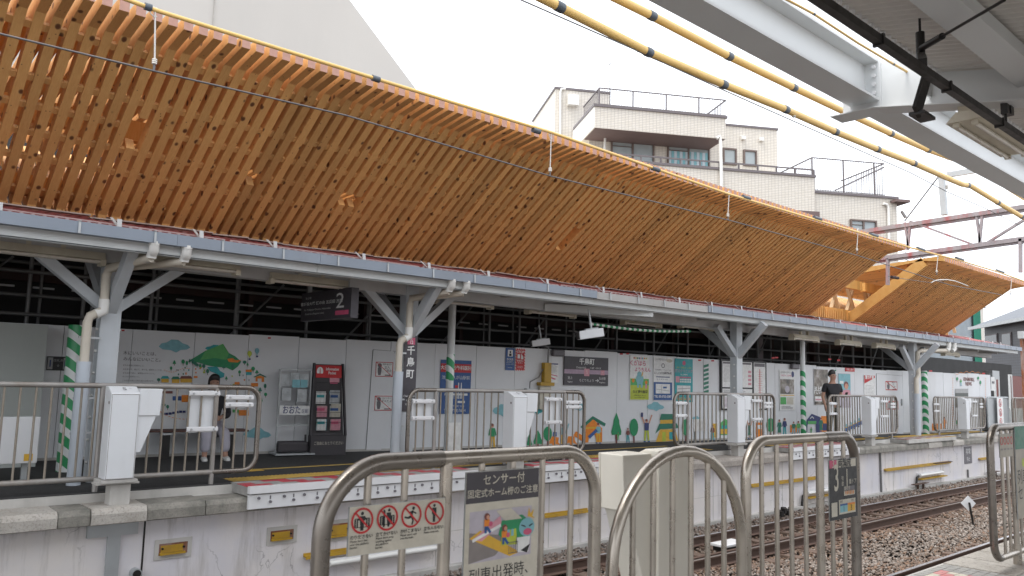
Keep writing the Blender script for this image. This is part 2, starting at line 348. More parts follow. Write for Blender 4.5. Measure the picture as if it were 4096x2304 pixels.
# ballast bed with real stones
m = M1('ballast_ground'); m.box((-12, 3.0, -1.2), (70, 9.26, ZB-.03)); struct(m, 'ballast_bed')
def stones():
    rng = np.random.default_rng(3)
    base = np.array([[-1, -1, -1], [1, -1, -1], [1, 1, -1], [-1, 1, -1], [-1, -1, 1], [1, -1, 1], [1, 1, 1], [-1, 1, 1]], float)*.62
    quads = np.array([[0, 3, 2, 1], [4, 5, 6, 7], [0, 1, 5, 4], [1, 2, 6, 5], [2, 3, 7, 6], [3, 0, 4, 7]])
    xs = []; 
    for (x0, x1, dens, sz) in ((3, 12, 640, .026), (12, 24, 520, .028), (24, 36, 260, .036), (36, 60, 70, .055)):
        n = int((x1-x0)*5.6*dens); p = np.empty((n, 4)); p[:, 0] = rng.uniform(x0, x1, n); p[:, 1] = rng.uniform(3.6, 9.22, n); p[:, 2] = 0; p[:, 3] = sz; xs.append(p)
    p = np.concatenate(xs); 
    keep = (p[:, 0] > (p[:, 1]-3.6)*.0) & ~((p[:, 0] < 9) & (p[:, 1] < 4.2))
    p = p[keep]; n = len(p)
    inner = (np.abs(p[:, 1]-7.63) < .62)
    h = rng.uniform(-.03, .02, n)+.03*np.sin(p[:, 0]*1.3+p[:, 1]*2)*(p[:, 1] > 5.1)*(p[:, 1] < 7)
    h = h-.035*inner+.03*(p[:, 1] > 8.6)
    sc = p[:, 3:4]*rng.uniform(.55, 1.35, (n, 1))*np.stack([rng.uniform(.8, 1.35, n), rng.uniform(.7, 1.1, n), rng.uniform(.45, .85, n)], 1)
    A = rng.normal(size=(n, 4)); A /= np.linalg.norm(A, axis=1, keepdims=True)
    A[:, 1] *= .45; A[:, 2] *= .45; A /= np.linalg.norm(A, axis=1, keepdims=True)
    w_, x_, y_, z_ = A.T
    Rm = np.stack([1-2*(y_*y_+z_*z_), 2*(x_*y_-z_*w_), 2*(x_*z_+y_*w_), 2*(x_*y_+z_*w_), 1-2*(x_*x_+z_*z_), 2*(y_*z_-x_*w_), 2*(x_*z_-y_*w_), 2*(y_*z_+x_*w_), 1-2*(x_*x_+y_*y_)], 1).reshape(n, 3, 3)
    V = base[None]*(1+rng.uniform(-.42, .42, (n, 8, 3)))*sc[:, None, :]
    V = np.einsum('nij,nkj->nki', Rm, V)
    V[:, :, 0] += p[:, 0:1]; V[:, :, 1] += p[:, 1:2]; V[:, :, 2] += (ZB+h)[:, None]
    V = V.reshape(-1, 3).astype(np.float32); F = (quads[None]+8*np.arange(n)[:, None, None]).reshape(-1, 4)
    me = bpy.data.meshes.new('ballast_stones'); me.vertices.add(len(V)); me.vertices.foreach_set('co', V.ravel())
    me.loops.add(F.size); me.loops.foreach_set('vertex_index', F.ravel().astype(np.int32))
    me.polygons.add(len(F)); me.polygons.foreach_set('loop_start', np.arange(0, F.size, 4, dtype=np.int32))
    me.update(calc_edges=True)
    cols = np.array([[.29, .245, .215], [.34, .295, .26], [.25, .195, .16], [.28, .18, .125], [.21, .14, .10], [.38, .34, .31]])
    t = rng.uniform(0, 1, n); near_r = np.minimum(np.abs(p[:, 1]-7.1), np.abs(p[:, 1]-8.17)); near_r = np.minimum(near_r, np.abs(p[:, 1]-4.95))
    rusty = rng.uniform(0, 1, n) < np.clip(1.05-near_r*1.1, .12, .9)
    ci = np.where(rusty, rng.choice([2, 3, 4], n), rng.choice([0, 0, 1, 2, 5], n)); c = cols[ci]*rng.uniform(.75, 1.1, (n, 1))
    at = me.color_attributes.new('tone', 'FLOAT_COLOR', 'POINT')
    cc = np.ones((n, 8, 4), np.float32); cc[:, :, :3] = c[:, None, :]; at.data.foreach_set('color', cc.ravel())
    me.materials.append(MATS['ballast_stone'])
    o = bpy.data.objects.new('ballast_stones', me); COL.objects.link(o); tag(o, 'loose brown and grey crushed stones around the rails', 'ballast', None, 'stuff')
stones()
# rails
def rail(Y, x0=-10, x1=90, head='rail_head'):
    pr = [(-.0635, 0), (.0635, 0), (.0635, .012), (.012, .03), (.009, .115), (.032, .125), (.032, .150), (-.032, .150), (-.032, .125), (-.009, .115), (-.012, .03), (-.0635, .012)]
    m = M1('rail_side'); m.prism([(x0, Y+a, ZR-.15+h) for a, h in pr], (x1-x0, 0, 0), 0)
    m.mat(head); m.box((x0, Y-.026, ZR-.002), (x1, Y+.026, ZR+.002)); return m
for Y, l in ((3.9, 'steel rail nearest the near platform, under its edge'), (4.95, 'polished steel rail of the near track beyond the red and white platform edge'),
             (7.1, 'brown rusty rail of the far track nearer the camera, beside a guard rail'), (8.17, 'polished rail of the far track along the white platform wall')):
    o = rail(Y, head='rail_head_dull' if Y == 7.1 else 'rail_head').build('railway_rail'); tag(o, l, 'rail', 'rails of the two tracks')
o = rail(7.215, head='rail_side').build('guard_rail'); tag(o, 'rusty brown guard rail laid just inside the nearer rail of the far track', 'rail')
slp = None
for tY, grp in ((7.635, 'sleepers of the far track'), (4.425, 'sleepers of the near track')):
    for i in range(70):
        x = 3.6+i*.62
        if tY < 5 and x < 8: continue
        if x > 38: break
        if slp is None:
            m = M1('sleeper'); m.box((-.10, -1.0, -.09), (.10, 1.0, 0)); m.mat('rail_side')
            for yy in (-.54, .54):
                for s_ in (-1, 1): m.cbox((0, yy+s_*.11, .012), (.13, .09, .03)); m.cbox((.0, yy+s_*.125, .035), (.04, .04, .03))
            slp = m.build('railway_sleeper', None, .008); o = slp
        else: o = slp.copy(); COL.objects.link(o)
        o.location = (x, tY, ZR-.152); o.rotation_euler = (0, 0, random.uniform(-.01, .01))
        tag(o, ('weathered sleeper with rail clips under the far track' if tY > 5 else 'weathered sleeper under the near track'), 'sleeper', grp)
# near platform
m = M1('mortar'); m.box((-10, -8, -1.2), (40, 2.62, 0)); m.mat('mortar'); m.box((-10, 2.62, -1.2), (40, 2.93, -.004))
struct(m, 'near_platform')
m = MB()       # red and cream checker of the edge tiles in front of the doors, then grey tiles
for i in range(34):
    for j in range(8):
        x = 4.6+i*.095; y = 2.88-j*.075
        edge = i > 30 or j < 1
        m.mat('grey_tile' if edge else ('pink_tile' if ((i+j*1) // 2) % 2 else 'cream_tile'))
        m.box((x+.004, y-.071, .0), (x+.089, y-.002, .012))
o = m.build('edge_tile'); tag(o, 'pink and cream checkered tiles on the near platform edge', 'platform tile')
m = M1('coping_light')
for i in range(12): m.box((7.86+i*.46, 2.33, .0), (8.30+i*.46, 2.90, .014))
struct(m, 'near_coping')

# ------------------------------------------------------------------ far platform
m = M1('asphalt'); m.box((-14, 9.50, -.4), (44, 16, FP)); struct(m, 'far_platform')
m = M1('mortar'); m.box((-14, 9.47, -.2), (44, 9.53, FP-.012)); m.box((-14, 9.40, .04), (44, 9.56, .117)); struct(m, 'platform_riser')
m = M1('platform_plaster'); m.box((-14, 9.22, -1.3), (44, 9.40, -.06)); struct(m, 'platform_wall')
m = M1('mortar'); m.box((-14, 9.10, -1.25), (60, 9.24, -1.07)); struct(m, 'wall_footing')
# coping stones one by one
x = -2.; k = 0
cm = {0: 'coping_light', 1: 'coping_dark', 2: 'coping_brown'}
proto = {}
bx = [PY(q_, 2050, 9.0).x for q_ in (235, 367, 591, 825, 1000)]
xs = [(-1.6, .9, 2), (.9, bx[0], 0), (bx[0], bx[1], 1), (bx[1], bx[2], 0), (bx[2], bx[3], 1), (bx[3], bx[4], 1)]
x = bx[4]
while x < 34: l_ = random.choice((.85, .95, 1.0)); xs.append((x, x+l_, random.choice((1, 1, 1, 2, 0)))); x += l_
m = MB()
for (a, c, kk) in xs:
    yf = 9.02 if kk != 0 else 9.0; e = random.uniform(-.006, .006); m.mat(cm[kk])
    pr = [(9.5, -.05), (yf+.02, -.05), (yf+.003, -.04), (yf, .060), (yf+.012, .085), (yf+.035, .115+e), (9.5, .12+e)]
    m.prism([(a+.005, y, z) for y, z in pr], (c-a-.010, 0, 0), 0)
struct(m, 'platform_coping')
# door zones: raised edge decks with red white tiles and a metal lip
def deck(x0, x1, label, col='red_tile', lip='white_paint', plate=True):
    t = thing('edge_deck', label, 'platform deck', (x0, 9.1, FP), 'decks at the door openings of the far platform')
    m = M1('grey_tile'); m.box((x0, 9.03, .125), (x1, 9.52, FP+.006)); m.build('slab', t)
    m = MB(); n = int((x1-x0)/.17); w_ = (x1-x0)/n
    for i in range(n):
        for j in range(3):
            m.mat(col if ((i+j) // 2) % 2 == 0 else 'grey_tile'); m.box((x0+.25*(j*0)+i*w_+.004, 9.05+j*.15, FP+.006), (x0+i*w_+w_-.004, 9.19+j*.15, FP+.014))
    m.build('checker_tile', t)
    if plate: m = M1(lip); m.box((x0, 8.96, FP-.065), (x1, 9.03, FP+.017)); m.build('nosing', t)
    else: m = M1('mortar'); m.box((x0, 8.98, FP-.09), (x1, 9.03, FP+.006)); m.mat(lip); m.box((x0+1.2, 8.985, FP+.006), (x1, 9.045, FP+.012)); m.build('nosing', t); return
    m = M1('white_paint'); m.box((x0, 8.985, -.02), (x1, 9.02, FP-.08)); m.mat('ink_mid')
    q = x0+.12; i = 0
    while q < x1-.05:
        m.tube([(q, 8.985, .10-.05*(i % 2)), (q, 8.965, .10-.05*(i % 2))], .017, 8)
        if i % 2: m.cbox((q, 8.983, .10), (.014, .006, .04))
        q += .145+.03*math.sin(i*2.); i += 1
    m.build('bolt_plate', t)
    if x0 < 30:
        m = M1('white_paint'); m.cbox((x1+.18, 9.02, .07), (.2, .1, .13)); m.build('end_bracket', t)
xA = PY(1000, 1990, 8.95).x
deck(xA, PY(1925, 1880, 8.95).x, 'white edged deck with large red and grey checks, behind the four prohibition sign')
deck(PY(2150, 1880, 8.95).x, PY(2500, 1850, 8.95).x, 'short white edged deck seen behind the sensor sign and the near cabinet')
deck(PY(3178, 1830, 8.95).x, PY(3420, 1800, 8.95).x, 'white edged deck with dull red checks below the far person')
deck(PY(3640, 1775, 8.95).x, PY(3830, 1755, 8.95).x, 'deck with brown red checks and a yellow edge at the far end', 'ink_brown', 'yellow_tile', False)
# tactile and line markings on the far platform
m = M1('yellow_tile'); 
for x0, x1 in ((4.1, 9.0), (10.5, 14.2), (16.3, 19.3), (20.2, 22.6), (23.2, 30)):
    m.box((x0, 9.62, FP), (x1, 9.92, FP+.005)); q = x0+.03
    while q < x1:
        for j in range(6): m.cbox((q, 9.65+j*.05, FP+.007), (.03, .03, .006))
        q += .055
o = m.build('tactile_strip'); tag(o, 'yellow tactile paving strip with studs along the far platform', 'tactile paving')
m = M1('yellow_tile'); m.box((-6, 10.62, FP), (14, 10.70, FP+.004)); m.mat('ink_gold'); m.box((3.55, 10.50, FP), (4.9, 10.60, FP+.004))
o = m.build('painted_line'); tag(o, 'worn yellow line painted on the asphalt under the bench', 'painted line')

m = M1('mortar')
for k, xj in enumerate((6.9, 9.1, 11.3, 13.6, 16.2, 18.9, 21.8, 25.0, 28.6)):
    m.box((xj, 9.215, -1.1), (xj+.012, 9.222, -.06)); m.box((xj-.9, 9.216, -.62-.03*(k % 3)), (xj+.7, 9.2215, -.614-.03*(k % 3)))
struct(m, 'platform_wall_joints')
# ------------------------------------------------------------------ fittings on the platform wall
YW = 9.22
def recess(px, py, label, w_=.31, h_=.125):
    p = PY(px, py, YW); t = thing('foothold_recess', label, 'foothold', p, 'yellow footholds let into the platform wall')
    m = M1('mortar'); a = .045
    m.box((p.x-w_/2-a, YW-.012, p.z-h_/2-a), (p.x+w_/2+a, YW, p.z-h_/2)); m.box((p.x-w_/2-a, YW-.012, p.z+h_/2), (p.x+w_/2+a, YW, p.z+h_/2+a))
    m.box((p.x-w_/2-a, YW-.012, p.z-h_/2), (p.x-w_/2, YW, p.z+h_/2)); m.box((p.x+w_/2, YW-.012, p.z-h_/2), (p.x+w_/2+a, YW, p.z+h_/2)); m.build('mortar_frame', t)
    m = M1('rust'); m.box((p.x-w_/2, YW-.009, p.z-h_/2), (p.x+w_/2, YW-.003, p.z+h_/2)); m.mat('yellow_paint')
    m.box((p.x-w_/2+.02, YW-.014, p.z-h_/2+.03), (p.x+w_/2-.05, YW-.009, p.z+h_/2-.02)); m.box((p.x-w_/2+.01, YW-.045, p.z-h_/2+.005), (p.x+w_/2-.03, YW-.009, p.z-h_/2+.028))
    m.mat('black_metal')
    for s_ in (-.12, .11): m.tube([(p.x+s_, YW-.014, p.z+.01), (p.x+s_, YW-.03, p.z+.01)], .012, 8)
    m.build('yellow_plate', t)
recess(692, 2193, 'yellow foothold in a mortar framed slot, left of the two on the left wall')
recess(1127, 2140, 'yellow foothold slot right of the leftmost one, without a mortar frame', .30, .12)
recess(1358, 2120, 'yellow foothold slot seen behind the left curve of the near fence', .5, .17)
def ybar(x0, y0, x1, y1, label, r=0):
    a = PY(x0, y0, YW); c = PY(x1, y1, YW); zz = (a.z+c.z)/2
    m = M1('yellow_paint'); m.box((a.x, YW-.07, zz-.008), (c.x, YW, zz+.008)); m.box((a.x, YW-.012, zz), (c.x, YW, zz+.035)); m.box((a.x, YW-.07, zz-.03), (c.x, YW-.064, zz-.008))
    if r: m.mat('rail_side'); m.box((c.x-1.2, YW-.10, zz+.012), (c.x+.02, YW-.01, zz+.028))
    tag(m.build('step_bar'), label, 'step bar', 'yellow step bars along the platform wall')
ybar(2168, 2065, 2348, 2038, 'yellow step bar seen through the sensor sign fence')
ybar(2998, 1946, 3262, 1908, 'long yellow step bar behind the car number fence')
ybar(3535, 1880, 3795, 1848, 'yellow step bar with a rusty right end on the far part of the wall', 1)
ybar(3912, 1838, 3962, 1829, 'short yellow step bar at the far right beside the dark sleeved fence')
ybar(1213, 2225, 1760, 2150, 'big yellow bracket bar under the prohibition sign, above a lamp tube')
def walltube(x0, y0, x1, y1, label):
    a = PY(x0, y0, 9.1); c = PY(x1, y1, 9.1); z = (a.z+c.z)/2
    t = thing('wall_lamp', label, 'lamp', (a.x, 9.12, z), 'fluorescent lamps low on the platform wall')
    m = M1('pvc_white'); m.tube([(a.x, 9.12, z), (c.x, 9.12, z)], .035, 12); m.build('tube', t)
    m = M1('white_paint'); m.box((a.x-.03, 9.14, z-.03), (c.x+.03, YW, z+.05)); m.build('holder', t)
    if x0 > 2000:
        m = M1('yellow_paint'); m.box((a.x, 9.07, z-.12), (c.x+.2, YW, z-.095)); m.build('ledge', t)
        m = M1('black_metal'); m.tube([(a.x-.02, 9.16, z-.02), (a.x-.14, 9.16, z-.06), (a.x-.19, 9.16, z-.2), (a.x-.2, 9.16, -1.1)], .03, 8); m.build('conduit', t)
walltube(1320, 2260, 1750, 2190, 'long white lamp tube under the big yellow bracket')
walltube(3235, 1975, 3350, 1955, 'white lamp tube with a yellow ledge behind the car number sign')
walltube(3685, 1903, 3775, 1888, 'white lamp tube with a yellow ledge far along the wall')
# vertical duct, joint, drain, sign, conduits
a = PY(458, 2150, YW)
m = M1('galv'); m.box((a.x-.075, YW-.03, -1.2), (a.x+.055, YW, -.2)); m.box((a.x-.28, YW-.04, -.2), (a.x+.22, YW, -.065)); tag(m.build('cable_duct'), 'grey metal duct running down the white platform wall', 'duct')
a = PY(575, 2150, YW); m = M1('black_metal'); m.box((a.x-.008, YW-.006, -1.2), (a.x+.01, YW, -.05)); tag(m.build('expansion_joint'), 'dark vertical joint in the wall right of the grey duct', 'joint')
a = PY(537, 2290, YW); m = M1('galv'); m.tube([(a.x, YW, a.z), (a.x, YW-.09, a.z)], .055, 14); m.mat('black_metal'); m.tube([(a.x, YW-.085, a.z), (a.x, YW-.092, a.z)], .043, 14); tag(m.build('drain_pipe'), 'round drain pipe end sticking out of the wall', 'pipe')
a = PY(3871, 1820, YW); m = MB(); m.M = frame(Vector((a.x, YW-.012, a.z)), XA); m.board(.62, .52, .012, 'ink_mid'); m.mat('ink_white'); m.T('非常', 0, .1, .2, .004); m.T('停止', 0, -.13, .14, .004); tag(m.build('wall_sign'), 'small slate blue sign with two lines of characters on the platform wall', 'sign')
for px, py0, py1, l in ((3521, 1820, 1970, 'thin grey conduit down the wall right of the car number sign'), (3873, 1925, 2010, 'short dark pipe slanting down near the blue sign')):
    a = PY(px, py0, YW-.03); m = M1('dark_pipe'); m.tube([(a.x, YW-.03, -.06 if px < 3600 else a.z+.35), (a.x+.02, YW-.03, -1.15)], .025, 8); tag(m.build('wall_conduit'), l, 'conduit')
for px, py in ((3640, 1940), (4030, 1900)):
    a = PZ(px, py+5, -1.08); m = M1('rail_side'); m.box((a.x-.45, 9.0, -.99), (a.x+.45, 9.12, -.97)); m.box((a.x-.2, 9.03, -1.15), (a.x-.16, 9.08, -.99)); m.box((a.x+.16, 9.03, -1.15), (a.x+.2, 9.08, -.99))
    tag(m.build('track_bench'), 'small rusty stand of flat bar, ' + ('below the blue wall sign' if px > 3900 else 'below the yellow ledge lamp'), 'stand', 'small rusty stands by the far rail')
# things in the track
a = PZ(3893, 2100, ZB); t = thing('track_marker', 'white diamond board on a leaning black stake in the ballast', 'marker', a)
top_ = PP(3877, 2010, a, Vector((-.664, -.747, 0))); m = M1('black_metal'); m.beam(a, top_, .03, .03); m.build('stake', t)
m = MB(); m.mat('ink_grey'); c = top_ + Vector((.01, .02, -.02)); dxx = Vector((.747, -.664, 0)); r = .155
m.prism([c-dxx*r, c-ZA*r, c+dxx*r, c+ZA*r], (.006, .007, 0), 0); m.mats = ['panel_white']; m.build('diamond_board', t)
a = PZ(2900, 2168, ZR-.02); t = thing('track_box', 'white plastic box lying between the rails behind the arch fence', 'box', a)
m = M1('white_paint'); m.cbox((a.x, 7.62, ZR-.03), (.62, .30, .045)); m.build('lid', t, .01); m = M1('black_metal'); m.cbox((a.x, 7.62, ZR-.09), (.5, .26, .07)); m.build('base', t)
m = M1('black_metal'); c = PZ(3080, 2050, -1.05)
for i in range(4):
    for j in range(2): m.cbox((c.x+i*.13, 8.75+j*.1, -1.04+.05*((i+j) % 2)), (.09, .07, .1))
tag(m.build('cable_clutter'), 'dark clutter of cable clamps on the ballast by the wall foot', 'clamps')
# ================================================================== HOARDING on the far platform
HW = [(-4.5, 13.55), (4.7, 12.86), (8.0, 12.25), (12.6, 11.75), (17.3, 11.25), (23.6, 10.5), (31.6, 9.88)]
HZ = [2.15, 2.15, 2.17, 2.2, 2.16, 2.12, 2.17]
def wp(x, y, off=0.):
    """photo pixel -> (segment, point on the hoarding face)"""
    v = ray(x, y)
    for i in range(len(HW)-1):
        a = Vector((*HW[i], 0)); c = Vector((*HW[i+1], 0)); d = (c-a).normalized(); n = Vector((-d.y, d.x, 0))
        t = (a-EYE).dot(n)/v.dot(n); p = EYE+v*t; s_ = (p-a).dot(d)
        if (s_ >= 0 or i == 0) and (s_ <= (c-a).length or i == len(HW)-2): return i, p-n*off, d
    return i, p-n*off, d
def wframe(i, off=0.):
    a = Vector((*HW[i], 0)); c = Vector((*HW[i+1], 0)); d = (c-a).normalized(); n = Vector((-d.y, d.x, 0))
    return frame(a-n*off, d)
hoard = thing('construction_hoarding', 'long white panel hoarding with painted murals along the far platform', 'hoarding', (4.7, 12.8, FP))
k = 0
for i in range(len(HW)-1):
    Fm = wframe(i); L_ = (Vector(HW[i+1])-Vector(HW[i])).length; n = max(1, round(L_/.92)); wd = L_/n
    for j in range(n):
        m = MB(); m.M = Fm; m.mat('panel_grey' if i == 0 and j < n-3 else 'panel_white')
        z1 = HZ[i]+(HZ[i+1]-HZ[i])*(j+.5)/n + random.choice((0, .0, .012, -.01)); o_ = random.uniform(-.003, .003)
        m.box((j*wd+.004, FP-.0+.02, -.05+o_), ((j+1)*wd-.004, z1, -.006+o_)); m.build('panel', hoard)
    m = MB(); m.M = Fm; m.mat('mortar'); m.box((0, FP-.01, -.045), (L_, FP+.04, .004)); m.build('base_strip', hoard)
# --- mural painting: outlines laid on the panels
MUR = {}
def mur(pts, mat_, lay=0):
    cx = sum(p[0] for p in pts)/len(pts); cy = sum(p[1] for p in pts)/len(pts)
    i, p, d = wp(cx, cy); Fm = wframe(i); Fi = Fm.inverted()
    a = Fm.translation; n = Fm.col[2].to_3d()
    vs = []
    for x, y in pts:
        q = Fi @ PP(x, y, a, n); vs.append((q.x, q.y, .0045+lay*.0015))
    mb = MUR.setdefault(i, MB()); mb.M = Fm; mb.mat(mat_); mb.add(vs, [tuple(range(len(vs)))])
def mell(cx, cy, rx, ry, mat_, lay=0, n=18, wob=0.): mur([(cx+rx*math.cos(2*math.pi*k/n)*(1+wob*math.sin(k*2.3)), cy+ry*math.sin(2*math.pi*k/n)*(1+wob*math.cos(k*3.1))) for k in range(n)], mat_, lay)
def mrect(x0, y0, x1, y1, mat_, lay=0, sk=0.): mur([(x0, y0), (x1, y0+sk), (x1, y1+sk), (x0, y1)], mat_, lay)
def mline(x0, y0, x1, y1, w_, mat_, lay=0):
    d = Vector((x1-x0, y1-y0)); n = Vector((-d.y, d.x)).normalized()*w_/2; mur([(x0-n.x, y0-n.y), (x1-n.x, y1-n.y), (x1+n.x, y1+n.y), (x0+n.x, y0+n.y)], mat_, lay)
def mcloud(cx, cy, w_, h_, mat_='ink_sky'):
    pts = [(-.5, .05), (-.42, -.2), (-.25, -.28), (-.1, -.5), (.12, -.46), (.26, -.2), (.42, -.08), (.5, .12), (.38, .28), (.2, .3), (.05, .5), (-.12, .32), (-.38, .26)]
    mur([(cx+a*w_, cy+c*h_) for a, c in pts], mat_)
def mtree(cx, yb, yt, w_, round_=True, leaf='ink_green'):
    h = yb-yt; mline(cx, yb, cx, yt+h*.5, w_*.18, 'ink_brown', 1)
    if round_: mell(cx, yt+h*.36, w_/2, h*.36, leaf, 2)
    else: mur([(cx, yt), (cx+w_*.28, yt+h*.25), (cx+w_*.3, yt+h*.36), (cx+w_*.5, yt+h*.6), (cx+w_*.45, yt+h*.72), (cx, yt+h*.70), (cx-w_*.45, yt+h*.72), (cx-w_*.5, yt+h*.6), (cx-w_*.3, yt+h*.36), (cx-w_*.28, yt+h*.25)], leaf, 2)
def mperson(cx, yb, yt, shirt, pants, up=False, w_=None, skirt=False, head='ink_brown'):
    h = yb-yt; w_ = w_ or h*.22
    mell(cx, yt+h*.08, h*.055, h*.08, 'ink_skin', 2); mell(cx-h*.01, yt+h*.045, h*.055, h*.05, head, 3, 10)
    mur([(cx-w_*.42, yt+h*.17), (cx+w_*.42, yt+h*.17), (cx+w_*.36, yt+h*.5), (cx-w_*.36, yt+h*.5)], shirt, 3)
    if skirt: mur([(cx-w_*.36, yt+h*.48), (cx+w_*.36, yt+h*.48), (cx+w_*.5, yt+h*.78), (cx-w_*.5, yt+h*.78)], shirt, 3)
    for s_ in (-1, 1):
        if skirt: mline(cx+s_*w_*.2, yt+h*.75, cx+s_*w_*.22, yb, w_*.14, 'ink_skin', 2)
        else: mur([(cx+s_*w_*.02, yt+h*.48), (cx+s_*w_*.38, yt+h*.48), (cx+s_*w_*.5, yb-h*.05), (cx+s_*w_*.2, yb-h*.05)], pants, 2)
        mur([(cx+s_*w_*.2, yb-h*.06), (cx+s_*w_*.55, yb-h*.06), (cx+s_*w_*.6, yb), (cx+s_*w_*.15, yb)], 'ink_blue', 3)
        if up: mline(cx+s_*w_*.4, yt+h*.2, cx+s_*w_*.95, yt-h*.18, w_*.22, 'ink_skin', 2)
        else: mline(cx+s_*w_*.38, yt+h*.2, cx+s_*w_*.6, yt+h*.45, w_*.2, shirt, 2)
# right hand part of the mural, low along the wall
mcloud(2010, 1642, 80, 52); mcloud(2315, 1625, 60, 40); mcloud(2622, 1626, 70, 38); mcloud(2148, 1640, 44, 40, 'ink_teal')
mperson(1969, 1800, 1694, 'ink_green', 'ink_gold')
mtree(2117, 1800, 1736, 20, False, 'ink_green'); mtree(2151, 1798, 1720, 36, False, 'ink_green'); mtree(2190, 1786, 1706, 34, True, 'ink_green')
mur([(2208, 1745), (2235, 1750), (2232, 1768), (2240, 1780), (2220, 1776), (2212, 1784), (2206, 1774), (2192, 1776), (2200, 1760)], 'ink_orange', 1); mrect(2212, 1728, 2226, 1746, 'ink_blue', 2)
mperson(2252, 1782, 1696, 'ink_sky', 'ink_gold'); mline(2265, 1725, 2274, 1694, 5, 'ink_sky', 4)
mur([(2272, 1745), (2298, 1745), (2298, 1760), (2308, 1778), (2290, 1770), (2284, 1782), (2276, 1770), (2262, 1778), (2268, 1762)], 'ink_orange', 1)
mline(2298, 1733, 2345, 1765, 20, 'ink_orange', 1)
mur([(2330, 1712), (2372, 1676), (2408, 1712), (2408, 1768), (2386, 1768), (2380, 1740), (2355, 1738), (2353, 1770), (2330, 1770)], 'ink_orange', 1)
mur([(2320, 1708), (2370, 1664), (2422, 1694), (2418, 1706), (2371, 1678), (2330, 1714)], 'ink_dkgreen', 3); mrect(2334, 1709, 2400, 1716, 'ink_gold', 2, -3)
mperson(2392, 1774, 1692, 'ink_sky', 'ink_gold'); mline(2354, 1750, 2386, 1720, 12, 'ink_blue', 5)
mtree(2465, 1775, 1650, 40, False, 'ink_green'); mperson(2472, 1762, 1728, 'ink_leaf', 'ink_leaf')
mperson(2511, 1770, 1712, 'ink_brown', 'ink_teal'); mtree(2535, 1772, 1674, 34, True, 'ink_green')
mperson(2586, 1768, 1676, 'ink_navy', 'ink_lime', True, 22); mrect(2563, 1650, 2571, 1668, 'ink_navy', 4)
mur([(2622, 1768), (2640, 1718), (2700, 1716), (2712, 1762)], 'ink_gold', 1); mrect(2640, 1672, 2700, 1700, 'ink_gold', 1, -2)
mur([(2644, 1655), (2694, 1656), (2700, 1678), (2638, 1680)], 'ink_dkgreen', 3); mur([(2636, 1695), (2706, 1693), (2714, 1712), (2640, 1717), (2620, 1735)], 'ink_dkgreen', 3)
mrect(2648, 1728, 2662, 1765, 'ink_lime', 3); mrect(2676, 1728, 2690, 1758, 'ink_teal', 3)
mtree(2742, 1768, 1676, 30); mcloud(2786, 1672, 34, 16)
for q in ((2850, 1694, 2868, 1750),): mrect(*q, 'ink_gold', 1)
mperson(2850, 1762, 1700, 'ink_brown', 'ink_teal')
mrect(2880, 1690, 2920, 1740, 'ink_leaf', 1); mrect(2886, 1702, 2916, 1714, 'ink_teal', 2); mrect(2880, 1716, 2918, 1736, 'ink_gold', 3); mur([(2880, 1692), (2900, 1676), (2922, 1688), (2920, 1696)], 'ink_leaf', 2)
mperson(2998, 1755, 1690, 'ink_dkgreen', 'ink_green', True, 12, True)
mrect(3024, 1690, 3050, 1750, 'ink_orange', 1); mrect(3028, 1700, 3046, 1716, 'ink_white', 2); mtree(3082, 1750, 1672, 34)
mperson(3117, 1745, 1678, 'ink_dkgreen', 'ink_green', False, 14, True); mperson(3138, 1745, 1672, 'ink_navy', 'ink_teal', False, 14)
mrect(3160, 1700, 3200, 1730, 'ink_orange', 1); mperson(3174, 1742, 1686, 'ink_dkgreen', 'ink_sky', False, 14); mperson(3193, 1742, 1684, 'ink_leaf', 'ink_sky', False, 14)
mur([(3226, 1680), (3246, 1655), (3280, 1668), (3288, 1732), (3264, 1732), (3262, 1690), (3230, 1690), (3228, 1728), (3224, 1728)], 'ink_navy', 1); mrect(3230, 1684, 3264, 1696, 'ink_leaf', 2)
mline(3240, 1674, 3247, 1666, 2.5, 'ink_white', 4); mline(3247, 1666, 3254, 1674, 2.5, 'ink_white', 4)
mperson(3244, 1738, 1708, 'ink_leaf', 'ink_leaf'); mrect(3284, 1664, 3312, 1728, 'ink_orange', 1); mrect(3290, 1694, 3310, 1722, 'ink_navy', 2); mperson(3283, 1734, 1670, 'ink_dkgreen', 'ink_green', False, 14, True)
for k in range(6):
    x0 = 3378+k*17; y0 = 1714-k*8; mur([(x0, y0), (x0+15, y0-6), (x0+16, y0+8), (x0+1, y0+14)], 'ink_blue', 2); mur([(x0, y0-3), (x0+15, y0-9), (x0+15, y0-4), (x0, y0+2)], 'ink_gold', 1); mell(x0+8, y0-12, 4, 7, 'ink_sky', 1, 8); mell(x0+5, y0+16, 3, 3, 'ink_navy', 1, 8)
